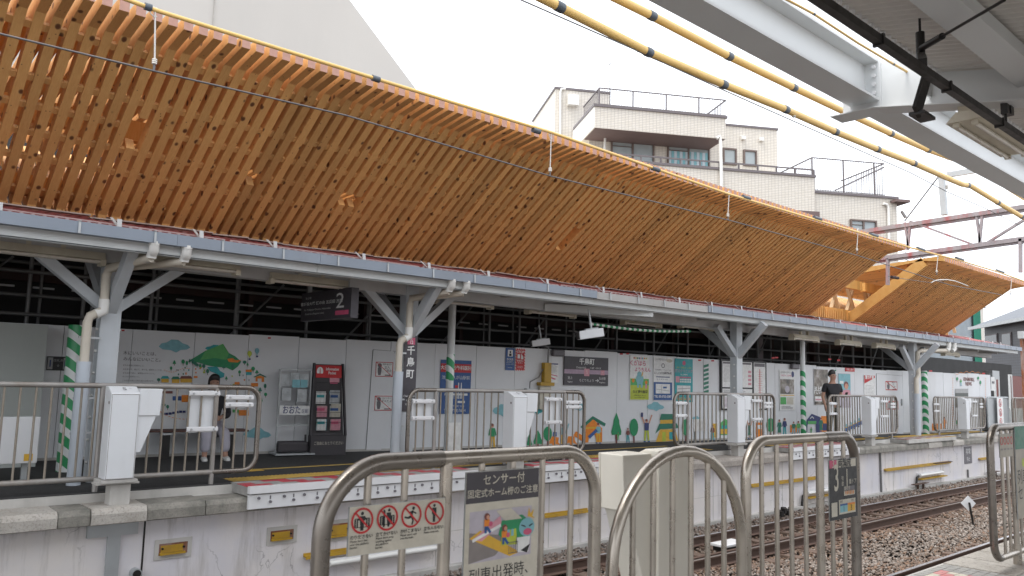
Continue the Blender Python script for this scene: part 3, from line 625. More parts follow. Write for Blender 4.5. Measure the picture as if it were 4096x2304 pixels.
# mountain mural on the left wall
mcloud(698, 1384, 126, 52, 'ink_sky'); mcloud(1029, 1735, 112, 52, 'ink_sky')
mur([(756, 1443), (822, 1403), (855, 1400), (892, 1375), (915, 1412), (940, 1425), (965, 1447), (950, 1467), (930, 1482), (905, 1470), (870, 1468), (830, 1462), (800, 1452)], 'ink_green', 1)
mur([(822, 1403), (892, 1375), (915, 1412), (905, 1440), (860, 1432), (800, 1440)], 'ink_leaf', 2)
mcloud(862, 1393, 84, 28, 'ink_teal'); mur([(828, 1468), (868, 1466), (880, 1484), (898, 1494), (895, 1508), (875, 1514), (868, 1496), (842, 1486)], 'ink_teal', 3)
mur([(908, 1436), (930, 1432), (940, 1440), (965, 1440), (950, 1450), (915, 1448)], 'ink_orange', 4)
rr = random.Random(5)
for x0, y0 in ((697, 1462), (732, 1462), (747, 1468), (684, 1485), (758, 1455), (634, 1530), (990, 1467), (1012, 1490), (1027, 1498), (978, 1460), (958, 1500), (905, 1523), (815, 1478), (830, 1500), (800, 1476), (1060, 1560), (1062, 1590), (1044, 1612), (1040, 1572), (780, 1466), (640, 1600), (655, 1630), (670, 1640), (930, 1480), (895, 1478), (770, 1462), (788, 1470)):
    mtree(x0, y0, y0-rr.uniform(16, 26), rr.uniform(9, 15), rr.random() < .5, rr.choice(('ink_green', 'ink_dkgreen')))
for x0, y0, r_, w0 in ((660, 1530, 'ink_teal', 30), (702, 1532, 'ink_dkgreen', 30), (744, 1530, 'ink_brown', 46)):
    mrect(x0-w0/2, y0-16, x0+w0/2, y0, 'ink_gold', 1); mur([(x0-w0/2-3, y0-15), (x0-w0/2+4, y0-26), (x0+w0/2-4, y0-26), (x0+w0/2+3, y0-15)], r_, 2)
mur([(1022, 1526), (1022, 1508), (1040, 1502), (1056, 1508), (1056, 1528), (1046, 1528), (1046, 1514), (1030, 1514), (1030, 1526)], 'ink_orange', 1); mur([(1012, 1508), (1040, 1494), (1066, 1508), (1062, 1510), (1040, 1500), (1018, 1510)], 'ink_dkgreen', 3)
mrect(982, 1478, 1006, 1488, 'ink_orange', 3); mrect(984, 1488, 1006, 1500, 'ink_teal', 2); mrect(1004, 1532, 1032, 1546, 'ink_orange', 1); mrect(938, 1528, 958, 1538, 'ink_orange', 1); mrect(775, 1504, 790, 1512, 'ink_orange', 1)
for x0, y0, c_ in ((998, 1414, 'ink_lime'), (1028, 1403, 'ink_sky')):
    mell(x0, y0, 9, 11, c_, 1); mur([(x0-4, y0+8), (x0+4, y0+8), (x0+1, y0+17), (x0-1, y0+17)], c_, 2); mrect(x0-4, y0+19, x0+4, y0+26, 'ink_navy', 2)
for k in range(26):
    a_ = math.pi*(.12+k/25*.9); x0 = 740+130*math.cos(a_); y0 = 1590+86*math.sin(a_); mline(x0-4, y0, x0+4, y0+1, 2.2, 'ink_orange', 1)
for k in range(12): mline(655+k*9, 1480+8*math.sin(k*.5), 661+k*9, 1481+8*math.sin(k*.5), 1.8, 'ink_orange', 1)
for k in range(7): mrect(646+k*14, 1650-k*1.2+2*math.sin(k), 658+k*14, 1659-k*1.2+2*math.sin(k), 'ink_navy', 2)
mrect(690, 1585, 725, 1602, 'ink_blue', 2); mrect(726, 1580, 760, 1608, 'ink_orange', 2); mrect(640, 1564, 690, 1574, 'ink_brown', 1); mrect(955, 1640, 995, 1662, 'ink_orange', 2); mrect(930, 1638, 956, 1650, 'ink_leaf', 1)
for k in range(34): 
    x0 = rr.uniform(700, 820) if k < 18 else rr.uniform(900, 1000); y0 = rr.uniform(1462, 1505) if k < 18 else rr.uniform(1500, 1560); mell(x0, y0, 3, 4, rr.choice(('ink_teal', 'ink_grey', 'ink_orange', 'ink_lime', 'ink_dkgreen')), 1, 8)
for i, mb in MUR.items(): o = mb.build('mural_painting', hoard)
# lettering
def wtext(lines, mat_, bold=0.):
    m = None
    for txt, x, y, hpx, al in lines:
        i, p, d = wp(x, y, .006); _, p2, _ = wp(x, y+hpx, .006); m = m or MB(); m.M = frame(p, d); m.mat(mat_); m.T(txt, 0, 0, (p-p2).length*1.0, 0, al, bold)
    return m
wtext([('木にいいことは、', 492, 1412, 17, 'LEFT'), ('みんなにいいこと。', 492, 1436, 17, 'LEFT'), ('まちの木造に利用のこと。', 491, 1461, 7, 'LEFT'), ('木を使って、植えて、育てる。循環のつくり方。', 491, 1477, 7, 'LEFT'), ('まち全体で使い、循環型のまちづくり。', 490, 1492, 7, 'LEFT'), ('みんなに気持ちいい。', 489, 1506, 7, 'LEFT'), ('これからも新たな取り組みを続けます。', 488, 1522, 7, 'LEFT')], 'ink_mid').build('mural_lettering', hoard)
wtext([('KINIMARU,', 3876, 1518, 20, 'CENTER'), ('NEWS', 3874, 1536, 20, 'CENTER')], 'ink_brown', .02).build('mural_lettering', hoard)
MUR.clear()
for k in range(30):
    t_ = k/29; x0 = 3822+110*t_; mline(x0, 1496+3*math.sin(k)-8*math.sin(t_*3.1), x0+3, 1496+3*math.sin(k)-8*math.sin(t_*3.1), 1.8, 'ink_orange', 1)
for k in range(24): mline(3811, 1512+k*9, 3811, 1516+k*9, 1.6, 'ink_orange', 1); mline(3942, 1512+k*9, 3942, 1516+k*9, 1.6, 'ink_orange', 1)
mtree(3828, 1528, 1508, 8); mtree(3912, 1524, 1506, 7); mtree(3921, 1544, 1522, 7); mperson(3843, 1544, 1516, 'ink_leaf', 'ink_sky')
mrect(3820, 1555, 3872, 1630, 'ink_photo', 1); mrect(3820, 1555, 3872, 1572, 'ink_grey', 2)
mperson(3778, 1725, 1668, 'ink_orange', 'ink_orange', False, 10, True); mrect(3728, 1694, 3765, 1722, 'ink_orange', 1); mtree(3925, 1712, 1688, 8); mtree(3826, 1705, 1680, 6); mrect(3890, 1712, 3904, 1720, 'ink_navy', 1)
for x0, y0 in ((492, 1322), (1077, 1352), (3092, 1432), (3106, 1430), (3318, 1437), (3354, 1441), (2485, 1416), (2510, 1415), (2798, 1441), (2850, 1443), (3722, 1484), (3934, 1494)):
    mrect(x0-6, y0-3, x0+6, y0+3, 'ink_red', 1)
for x0, x1, y0, y1 in ((2814, 2834, 1455, 1576), (3334, 3344, 1478, 1488)):       # flat green striped strip
    n_ = max(1, int((y1-y0)/17))
    for k in range(n_):
        ya = y0+k*(y1-y0)/n_; hh = (y1-y0)/n_
        mur([(x0, ya+hh*.35), (x1, ya), (x1, ya+hh*.6), (x0, ya+hh*.95)], 'ink_dkgreen', 1)
for i, mb in MUR.items(): mb.build('mural_painting', hoard)
# door leafs in the hoarding (grooves)
def wdoor(x0, y0, x1, y1, label):
    i, a, d = wp(x0, y1, 0); _, c, _ = wp(x1, y1, 0); _, tp, _ = wp(x0, y0, 0); Fm = frame(Vector((a.x, a.y, 0)), (c-a))
    L_ = (c-a).length; z0, z1 = FP+.03, tp.z; m = MB(); m.M = Fm; m.mat('panel_white'); m.box((0, z0, -.002), (L_, z1, .012)); m.mat('dark_pipe')
    m.box((-.008, z0, -.002), (0, z1, .006)); m.box((L_, z0, -.002), (L_+.008, z1, .006)); m.box((0, z1, -.002), (L_, z1+.008, .006))
    o = m.build('door_leaf', hoard); m = MB(); m.M = Fm; m.mat('galv'); m.box((L_-.12, 1.1, .012), (L_-.08, 1.3, .05)); m.build('handle', o); return o
wdoor(1462, 1398, 1592, 1812, ''); wdoor(3508, 1495, 3612, 1738, '')
# striped poles in front
def pole(px, py, Y, r, z1, label, stripes, z0s, z1s, grp='poles in front of the hoarding'):
    p = PZ(px, py, FP); p = PY(px, py, Y); x = p.x; t = thing('support_pole', label, 'pole', (x, Y, FP), grp)
    m = M1('fascia_white'); m.tube([(x, Y, FP), (x, Y, z1)], r, 18); m.build('shaft', t)
    if stripes: m = M1('green_stripe'); m.tube([(x, Y, z0s), (x, Y, z1s)], r+.006, 18, caps=False); m.build('striped_wrap', t)
pole(1800, 1500, 11.0, .066, 3.0, 'white round pole with a short green striped wrap near the blue clinic poster', 1, 1.5, 1.95)
pole(3212, 1560, 10.3, .062, 3.0, 'white round pole wrapped in green stripes from knee to head height near the standing person', 1, FP, 1.98)
pole(3700, 1600, 9.95, .085, 2.15, 'green and white striped pole left of the small news mural', 1, FP, 2.12)
a = PZ(300, 1835, FP); t = thing('support_pole', 'thick green and white striped pole behind the left canopy column', 'pole', (a.x, 11.6, FP), 'poles in front of the hoarding')
p = PY(296, 1560, 11.6); m = M1('green_stripe'); m.tube([(p.x, 11.6, FP), (p.x, 11.6, 2.1)], .13, 18); m.build('striped_wrap', t)

# ------------------------------------------------------------------ posters and signs on the hoarding
def poster(name, label, cat, x0, y0, x1, y1, draw, face='ink_white', off=.012, th=.008, group=None, back=None):
    i, a, d = wp((x0+x1)/2, (y0+y1)/2, off); n = Vector((d.y, -d.x, 0))
    A = PP(x0, y1, a, n); B_ = PP(x1, y0, a, n); W_ = (Vector((B_.x, B_.y))-Vector((A.x, A.y))).length; H_ = PP((x0+x1)/2, y0, a, n).z-PP((x0+x1)/2, y1, a, n).z
    m = MB(); m.M = frame(a, d); m.board(W_, H_, th, face, back); draw(m, W_, H_)
    return tag(m.build(name), label, cat, group)
def lines(m, mat_, x0, x1, y0, y1, n, th, z=.004, seed=1):
    r_ = random.Random(seed); m.mat(mat_)
    for k in range(n):
        y = y1+(y0-y1)*(k+.5)/n; m.R(x0, y-th/2, x0+(x1-x0)*r_.uniform(.7, 1), y+th/2, z)
def no_entry(m, W, H, t1='立入', t2='禁止', kid=False):
    m.mat('ink_red'); b_ = .035*W
    m.R(-W/2, -H/2, W/2, -H/2+b_, .003); m.R(-W/2, H/2-b_, W/2, H/2, .003); m.R(-W/2, -H/2, -W/2+b_, H/2, .003); m.R(W/2-b_, -H/2, W/2, H/2, .003)
    m.mat('ink_mid'); m.C(-W*.27, H*.26, H*.15, .003); m.P([(-W*.38, H*.12), (-W*.16, H*.12), (-W*.16, -H*.12), (-W*.2, -H*.4), (-W*.34, -H*.4), (-W*.38, -H*.12)], .003)
    m.mat('ink_black'); m.T('関係者以外' if not kid else 'はいっちゃ', W*.16, H*.34, H*.13, .003); m.T(t1, W*.16, H*.13, H*.2, .003); m.T(t2, W*.28, -H*.1, H*.2, .003); m.R(W*.05, -H*.42, W*.38, -H*.36, .003)
    m.mat('ink_red'); m.L(-W*.46, H*.46, W*.46, -H*.46, W*.03, .005)
poster('warning_sign', 'upper red framed keep out sign left of the station name column', 'sign', 1500, 1448, 1572, 1507, no_entry)
poster('warning_sign', 'lower red framed keep out sign beside the station name column', 'sign', 1496, 1583, 1570, 1642, lambda m, W, H: no_entry(m, W, H, 'ダメだよ', '', True))
poster('warning_sign', 'small red framed keep out sign on the far door', 'sign', 3541, 1525, 3587, 1561, no_entry)
poster('warning_sign', 'red framed keep out sign low on the far door, behind the fence', 'sign', 3545, 1604, 3591, 1638, lambda m, W, H: no_entry(m, W, H, 'ダメだよ', '', True))
def clinic(m, W, H):
    m.mat('ink_red'); m.R(-W/2, H*.27, W/2, H*.43, .003); m.mat('ink_white'); m.T('大田整形外科医院', 0, H*.35, W*.128, .005, bold=.02)
    m.T('池上・久が山駅前', 0, H*.17, W*.115, .003)
    m.R(W*.08, -H*.22, W*.11, H*.08, .003); m.R(W*.17, -H*.22, W*.2, H*.08, .003); m.R(-W*.35, -H*.12, W*.4, -H*.16, .003); m.R(W*.08, -H*.26, W*.32, -H*.3, .003)
    m.mat('ink_red'); m.R(-W*.02, -H*.02, W*.08, .03*H, .004); m.mat('ink_white'); m.T('千鳥町 久が原', .0, -H*.2, W*.09, .003); m.T('大田区千鳥町 31-3', 0, -H*.36, W*.075, .003); m.T('☎(3758)7664', 0, -H*.44, W*.12, .003)
poster('clinic_poster', 'tall blue clinic poster with a red name band, behind the pole', 'poster', 1756, 1440, 1886, 1655, clinic, 'ink_blue')
def intercom(m, W, H):
    m.mat('ink_white'); m.R(-W*.28, H*.12, W*.28, H*.42, .003); m.mat('ink_black'); m.C(0, H*.32, W*.1, .004); m.R(-W*.14, H*.14, W*.14, H*.25, .004)
    m.mat('ink_white'); m.T('駅係員', 0, -.02*H, W*.25, .003); m.T('よびだし', 0, -H*.14, W*.22, .003); m.T('インターホン', 0, -H*.24, W*.15, .003); m.T('Intercom', 0, -H*.38, W*.14, .003)
poster('intercom_sign', 'blue station staff intercom sign at the top of the hoarding', 'sign', 2020, 1392, 2058, 1481, intercom, 'ink_blue')
def stop(m, W, H):
    m.mat('hazard'); m.R(-W/2, -H/2, W/2, H/2, .002); m.mat('ink_red'); m.R(-W*.42, -H*.46, W*.42, H*.46, .003); m.mat('ink_white'); m.T('STOP', 0, H*.34, W*.3, .005, bold=.02)
    m.R(-W*.3, H*.05, -W*.04, H*.24, .005); m.P([(W*.05, H*.02), (W*.3, H*.02), (W*.3, H*.14), (W*.12, H*.25), (W*.08, H*.25)], .005)
    m.T('非常停止', 0, -H*.06, W*.18, .005); m.T('ボタン', 0, -H*.16, W*.18, .005); m.T('Emergency\nStop Button', 0, -H*.33, W*.12, .005)
poster('emergency_sign', 'red and white hazard striped STOP sign next to the blue intercom sign', 'sign', 2059, 1394, 2100, 1483, stop)
def name_board(m, W, H):
    m.mat('ink_purple'); m.R(-W/2, -H*.10, W*.5, .05*H, .003); m.mat('ink_white'); m.T('千鳥町', 0, H*.32, H*.24, .004, bold=.02); m.T('Chidorichō', -W*.13, H*.12, H*.1, .004); m.T('千岛町  치도리초', W*.2, H*.11, H*.075, .004)
    m.mat('ink_pink'); m.R(-W*.06, -H*.17, W*.06, .09*H, .005); m.R(W*.32, -H*.12, W*.41, .05*H, .005); m.mat('ink_white'); m.T('IK\n12', 0, -.035*H, H*.075, .007); m.T('11', W*.365, -.035*H, H*.07, .007)
    m.T('池上', -W*.37, -H*.25, H*.11, .004); m.T('Ikegami', -W*.37, -H*.38, H*.075, .004); m.T('ちどりちょう', 0, -H*.33, H*.115, .004); m.T('久が原', W*.36, -H*.25, H*.11, .004); m.T('Kugahara', W*.36, -H*.38, H*.075, .004)
    m.L(W*.2, -H*.32, W*.27, -H*.32, H*.02, .004); m.L(W*.24, -H*.27, W*.275, -H*.32, H*.02, .005); m.L(W*.24, -H*.37, W*.275, -H*.32, H*.02, .005)
poster('station_name_board', 'dark grey station name board with a mauve line band, mounted on the hoarding', 'station sign', 2254, 1428, 2432, 1542, name_board, 'ink_dark', .03, .025)
def notice(m, W, H):
    m.mat('ink_navy'); m.R(-W*.45, H*.40, W*.45, H*.46, .003); lines(m, 'ink_grey', -W*.42, W*.42, 0, H*.38, 9, H*.012); m.mat('ink_rose'); m.P([(-W*.4, -.06*H), (W*.4, -.14*H), (W*.4, -.18*H), (-W*.4, -.1*H)], .003); m.P([(-W*.3, -.2*H), (W*.3, -.3*H), (W*.1, -.34*H), (-W*.3, -.26*H)], .003)
poster('paper_notice', 'pale paper notice with a red drawing, left of the station name board', 'notice', 2192, 1450, 2233, 1532, notice)
def kinder(m, W, H):
    m.mat('ink_lime'); m.R(-W/2+.01, -H/2+.01, W/2-.01, -.02*H, .003); m.mat('ink_leaf'); m.R(-W/2+.01, -H*.17, W/2-.01, -.03*H, .0035)
    cs = ['ink_red', 'ink_gold', 'ink_green', 'ink_blue', 'ink_pink', 'ink_teal', 'ink_orange', 'ink_lime']
    for k in range(8): m.mat(cs[k]); m.C(-W*.3+k*W*.09, H*.44, W*.035, .004, 10)
    m.mat('ink_rose'); m.T('くがはら', -W*.1, H*.32, W*.22, .004, bold=.02); m.T('ようちえん', W*.15, H*.18, W*.17, .004, bold=.02)
    m.mat('ink_sky'); m.C(0, -.03*H, W*.2, .005); m.R(-W*.14, -H*.22, -W*.04, -.06*H, .006); m.R(W*.05, -H*.22, W*.15, -.06*H, .006); m.C(-W*.02, .07*H, W*.12, .006); m.L(-W*.02, .05*H, -W*.04, -.1*H, W*.05, .0065); m.mat('ink_orange'); m.C(-W*.34, -.07*H, W*.07, .005); m.C(W*.34, -.1*H, W*.07, .005); m.mat('ink_pink'); m.R(W*.29, -.24*H, W*.39, -.14*H, .005)
    m.mat('ink_gold'); m.L(W*.1, .03*H, W*.16, .13*H, W*.05, .006)
    m.mat('ink_black'); m.T('久が原幼稚園', .02, -H*.32, W*.13, .005, bold=.02); m.T('東京都大田区久が原 4-29', 0, -H*.40, W*.055, .005); m.T('http://www.kugahara.ed.jp', 0, -H*.44, W*.05, .005)
poster('school_poster', 'yellow and white kindergarten poster with a blue elephant drawing', 'poster', 2518, 1422, 2596, 1600, kinder)
def ent(m, W, H):
    m.mat('ink_mid'); m.ring(0, H*.3, W*.06, W*.09, .004); m.T('久が原駅徒歩2分', -W*.1, H*.44, W*.08, .004); m.T('耳鼻咽喉科・アレルギー科', 0, H*.2, W*.07, .004); m.T('にしじま耳鼻咽喉科', 0, H*.125, W*.105, .004, bold=.02)
    m.mat('ink_cream'); m.C(W*.34, H*.42, W*.17, .004, ry=H*.04); m.mat('ink_navy'); m.R(-W*.36, .03*H, W*.36, .05*H, .004)
    for k in range(6): m.R(-W*.3+k*.1*W, -.02*H, -W*.27+k*.1*W, -.005*H, .004)
    m.mat('ink_blue'); m.R(-W*.49, -H*.49, W*.49, -.08*H, .003); m.mat('ink_white'); m.R(-W*.38, -H*.34, W*.38, -.12*H, .005); m.mat('ink_grey'); m.L(-.1*W, -.33*H, -.06*W, -.14*H, .012, .006); m.L(-W*.35, -.24*H, W*.35, -.28*H, .01, .006); m.mat('ink_blue'); m.R(0, -.22*H, .2*W, -.18*H, .007)
    m.mat('ink_white'); m.T('TEL 03-5732-3387', 0, -H*.41, W*.12, .005, bold=.03)
poster('clinic_poster', 'white clinic poster with a blue lower half and phone number', 'poster', 2612, 1428, 2688, 1602, ent)
def teal(m, W, H):
    m.mat('ink_rose'); m.C(0, H*.4, W*.1, .004, 5); m.mat('ink_lime'); m.T('内科・胃腸科・小児科', 0, H*.29, W*.085, .004); m.mat('ink_purple'); m.T('藤川クリニック', 0, H*.21, W*.14, .004, bold=.03); m.mat('ink_white'); m.T('TEL 診療時間', 0, H*.13, W*.07, .004)
    for j in range(3):
        for k in range(7): m.mat('ink_rose' if j == 0 else 'ink_white'); m.R(-W*.22+k*W*.09, (.05-j*.05)*H, -W*.15+k*W*.09, (.085-j*.05)*H, .004)
    m.mat('ink_pink'); m.R(-W*.46, -.05*H, -W*.25, .09*H, .004); m.mat('ink_white'); m.R(-W*.38, -.32*H, W*.36, -.12*H, .004); m.mat('ink_mid'); m.L(-W*.35, -.2*H, W*.33, -.18*H, .01, .005); m.L(-W*.35, -.27*H, W*.33, -.25*H, .01, .005); m.L(-W*.1, -.31*H, -W*.1, -.13*H, .01, .005)
    m.mat('ink_gold'); m.T('03-5712-2780', 0, -H*.43, W*.13, .004, bold=.03)
poster('clinic_poster', 'turquoise clinic poster with a flower mark and timetable grid', 'poster', 2698, 1435, 2770, 1608, teal, 'ink_teal')
# framed timetable case
t_i, a, d = wp(2970, 1500, .05)
def case(m, W, H):
    m.mat('ink_white'); m.R(-W*.47, -.05*H, W*.17, H*.46, .003); m.R(-W*.47, -.47*H, W*.17, -.08*H, .003); m.R(W*.21, -.47*H, W*.47, H*.46, .003)
    lines(m, 'ink_grey', -W*.45, -W*.22, .05*H, .4*H, 22, H*.005, .004, 2); lines(m, 'ink_mid', -W*.45, W*.1, -.2*H, -.1*H, 6, H*.006, .004, 3); m.mat('ink_mid'); m.R(-W*.46, .41*H, .15*W, .45*H, .004); m.R(W*.22, .38*H, .46*W, .45*H, .004)
    m.mat('ink_red'); m.R(W*.335, -.45*H, W*.35, .33*H, .005)
    for k in range(16): m.R(W*.30, (-.42+k*.046)*H, W*.40, (-.415+k*.046)*H, .005)
    for k in range(4): m.mat('ink_pink'); m.R(.08*W, (.0+k*.08)*H, .15*W, (.05+k*.08)*H, .005)
    lines(m, 'ink_purple', -W*.45, W*.15, -.45*H, -.25*H, 8, H*.012, .004, 5)
poster('timetable_case', 'black framed display case with timetables behind the third column', 'notice case', 2880, 1440, 3062, 1640, case, 'ink_black', .05, .05)
def pz(m, W, H):
    m.mat('ink_mid'); m.T('GREEN×EXPO 2027', 0, H*.44, W*.10, .004); m.mat('ink_rose'); m.T('DIGITAL COMIC', -W*.05, H*.36, W*.10, .004); m.mat('ink_navy'); m.C(W*.38, H*.4, W*.09, .005, ry=W*.13)
    m.mat('poster_glass_photo'); m.R(-W*.46, -.1*H, W*.46, H*.27, .003); m.mat('ink_lilac'); m.C(0, .02*H, W*.15, .005, ry=H*.09); m.mat('ink_leaf'); m.R(-W*.46, -.36*H, -W*.08, -.18*H, .004); m.mat('ink_cream'); m.R(-W*.04, -.36*H, W*.4, -.18*H, .004); m.mat('ink_gold'); m.R(-W*.46, -.14*H, W*.46, -.12*H, .004)
    lines(m, 'ink_mid', -W*.4, W*.4, -.47*H, -.4*H, 3, H*.01)
poster('event_poster', 'pale poster with a dark square photo and a green landscape strip', 'poster', 3118, 1480, 3176, 1640, pz)
poster('film_poster', 'dark tall photo poster left of the standing person', 'poster', 3256, 1476, 3310, 1620, lambda m, W, H: (m.mat('poster_glass_photo'), m.R(-W*.49, -H*.49, W*.49, H*.49, .003), m.mat('ink_white'), m.T('池上駅前に', 0, -.06*H, W*.2, .005, bold=.02), m.T('すごいジムが', 0, -.15*H, W*.2, .005, bold=.03), m.R(-W*.45, -.4*H, W*.02, -.26*H, .005), m.mat('ink_pink'), m.R(-W*.42, -.37*H, 0, -.33*H, .006)))
poster('portrait_poster', 'sky blue poster with a smiling young woman beside the standing person', 'poster', 3354, 1494, 3400, 1630, lambda m, W, H: (m.mat('ink_sky'), m.R(-W*.49, 0, W*.49, H*.49, .003), m.mat('ink_brown'), m.C(W*.12, .16*H, W*.2, .004, ry=H*.11), m.mat('ink_skin'), m.C(W*.14, .12*H, W*.15, .005, ry=H*.085), m.mat('ink_pink'), m.P([(-W*.3, -.2*H), (W*.48, -.2*H), (W*.4, .03*H), (-W*.1, .02*H)], .0045), m.mat('ink_white'), m.R(-W*.4, .2*H, -W*.1, .28*H, .004)), 'ink_lilac')
poster('news_poster', 'white notice with a red slanted headline right of the portrait poster', 'poster', 3456, 1500, 3498, 1588, lambda m, W, H: (m.mat('ink_red'), m.P([(-W*.48, H*.3), (W*.48, H*.4), (W*.48, H*.48), (-W*.48, H*.48)], .003), m.P([(-W*.48, H*.1), (W*.48, H*.38), (W*.48, H*.42), (-W*.48, H*.36)], .0035), m.mat('ink_white'), m.T('夏の節電', 0, H*.38, W*.2, .005, bold=.03), lines(m, 'ink_grey', -W*.4, W*.4, -.45*H, .05*H, 8, H*.012)))
poster('strip_sign', 'small red strip sign at the hoarding top above the portrait poster', 'sign', 3380, 1472, 3417, 1486, lambda m, W, H: (m.mat('ink_white'), m.T('改良工事中', 0, 0, H*.7, .003)), 'ink_red')
poster('toilet_sign', 'dark restroom sign on the grey hoarding at the far left', 'sign', 184, 1426, 281, 1482, lambda m, W, H: (m.mat('ink_grey'), m.R(-W*.46, -H*.42, -W*.24, H*.42, .003), m.R(W*.22, -H*.42, W*.46, H*.42, .003), m.mat('ink_red'), m.R(W*.36, -H*.25, W*.42, H*.25, .004), m.mat('ink_navy'), m.R(W*.26, -H*.25, W*.32, H*.25, .004), m.R(-W*.38, -H*.25, -W*.32, H*.25, .004), m.mat('ink_grey'), m.T('改札外', 0, H*.2, H*.22, .003), m.T('↓', 0, -H*.15, H*.25, .003)), 'ink_black')
# small hardware on the hoarding
for x0, y0, l in ((2225, 1412, 'oval grey bulkhead lamp above the station name board'), (3172, 1466, 'oval grey bulkhead lamp above the pale event poster')):
    i, a, d = wp(x0, y0, .07); m = M1('ink_mid'); m.M = frame(a, d); m.box((-.16, -.07, -.06), (.16, .07, .04)); o = m.build('bulkhead_lamp', None, .03); tag(o, l, 'lamp', 'oval lamps on the hoarding')
i, a, d = wp(2178, 1490, .06); t = thing('emergency_button', 'yellow emergency button box with a cable beside the paper notice', 'button box', a)
m = M1('yellow_paint'); m.M = frame(a, d); m.box((-.09, -.2, -.05), (.09, .2, .06)); m.build('button_box', t, .01); m = M1('ink_cream'); m.M = frame(a, d); m.box((-.17, -.75, -.05), (.12, -.28, .03)); m.build('lower_box', t, .01)
m = M1('yellow_paint'); m.M = frame(a, d); m.box((-.2, -.27, -.05), (.16, -.2, .08)); m.build('bracket', t)
m = M1('dark_pipe'); m.M = frame(a, d); m.tube([(.04, .2, 0), (.05, .5, 0), (-.08, .56, 0), (-.1, .66, 0)], .018, 8); m.tube([(0, .2, 0), (-.2, -.1, .01), (-.42, -.2, .01), (-.42, -.36, 0)], .013, 8); m.build('cable', t)
m = M1('galv'); m.M = frame(a, d); m.box((-.52, -.55, -.05), (-.26, -.33, .04)); m.build('switch_box', t)

# ------------------------------------------------------------------ leaflet racks, bench
i, a, d = wp(1146, 1800, .28); W_ = (wp(1225, 1815)[1]-wp(1090, 1815)[1]).length; H_ = 1.6
t = thing('leaflet_rack', 'grey steel newspaper rack with ward leaflets, left of the dark information rack', 'rack', (a.x, a.y, FP)); Fm = frame(Vector((a.x, a.y, FP)), d)
def RB(mt): m = M1(mt); m.M = Fm; return m
Fm = Fm @ Matrix.Diagonal((.64, .93, 1, 1))
m = RB('galv'); 
for s_ in (-1, 1): m.box((s_*.40-.02, .04, -.02), (s_*.40+.02, 1.5, .02))
for y in (.5, 1.48): m.box((-.38, y, -.015), (.38, y+.03, .015))
m.build('frame', t); m = RB('galv'); m.box((-.5, .02, -.2), (.5, .045, .25)); m.build('base_plate', t); m = RB('rack_dark'); m.box((-.40, .05, -.1), (.40, .24, .12)); m.build('weight', t, .04)
m = RB('ink_grey'); m.box((-.38, 1.2, -.03), (.38, 1.46, -.01)); m.mat('magazine_a')
for k, (x, y) in enumerate(((-.25, 1.2), (-.02, 1.22), (.22, 1.2), (-.22, .95), (.18, .93))): m.box((x-.13, y, 0), (x+.11, y+.22, .02+.01*k)); 
m.mat('ink_sky'); m.box((-.1, 1.18, .05), (.1, 1.32, .06)); m.box((.12, 1.18, .04), (.3, 1.32, .05)); m.build('leaflets', t)
m = RB('ink_white'); m.box((-.39, .70, .03), (.39, .86, .06)); m.mat('ink_navy'); m.T('おおた', -.08, .78, .16, .064, bold=.01); m.T('区報', .26, .76, .08, .064); m.build('name_plate', t)
i, a, d = wp(1277, 1800, .34); t = thing('information_rack', 'dark leaflet rack with a red information header and wire pockets', 'rack', (a.x, a.y, FP)); Fm = frame(Vector((a.x, a.y, FP)), d) @ Matrix.Diagonal((.64, .87, .8, 1))
m = RB('rack_dark'); m.prism([(-.47, 0, .12), (.47, 0, .12), (.41, .55, .03), (.36, 1.72, -.12), (-.36, 1.72, -.12), (-.41, .55, .03)], (0, 0, -.06), 0); m.box((-.47, 0, -.3), (.47, .36, .16))
for s_ in (-1, 1): m.prism([(s_*.45, .36, .14), (s_*.37, 1.74, -.06), (s_*.41, 1.74, -.06), (s_*.49, .36, .14)], (0, 0, -.1), 0)
m.build('body', t); m = RB('ink_red'); m.prism([(-.35, 1.46, -.07), (.35, 1.46, -.07), (.35, 1.70, -.1), (-.35, 1.70, -.1)], (0, 0, .02), 0); m.mat('ink_white'); m.C(-.24, 1.58, .085, -.06); m.T('Information\nPocket', .09, 1.59, .075, -.055, bold=.02); m.mat('ink_red'); m.T('i', -.24, 1.58, .15, -.055, bold=.03); m.build('header', t)
m = RB('ink_black'); m.T('', 0, 0, 1); m.mat('ink_cream'); m.T('ご自由におとりください', 0, .22, .072, .165); m.build('lettering', t)
pk = RB('magazine_a'); cs = ['magazine_a', 'magazine_b', 'ink_sky', 'ink_white', 'ink_pink', 'ink_cream']; rr = random.Random(9)
for r_ in range(4):
    for c_ in range(2):
        x = -.19+c_*.37; y = .46+r_*.25; z = .12-.06*r_
        for k in range(2): 
            if r_ == 3 and c_ == 0: continue
            pk.mat(rr.choice(cs)); pk.box((x-.14+rr.uniform(0, .03), y, z-.03*k-.03), (x+.12+rr.uniform(-.02, .03), y+.22+rr.uniform(-.02, .05), z-.03*k-.015))
            pk.mat(rr.choice(('ink_teal', 'ink_blue', 'ink_orange', 'ink_rose', 'ink_lime'))); pk.box((x-.12, y+.12, z-.03*k-.02), (x+.08, y+.17, z-.03*k-.012))
pk.build('leaflets', t)
m = RB('black_metal')
for r_ in range(6):
    y = .42+r_*.19; z = .16-.035*r_
    for c_ in (-.19, .18): m.beam((c_-.16, y, z), (c_+.15, y, z), .006, .006)
for k in range(9): 
    for c_ in (-.19, .18): m.beam((c_-.15+k*.037, .42, .16), (c_-.15+k*.037, 1.38, -.02), .003, .003)
m.build('wire_pockets', t)
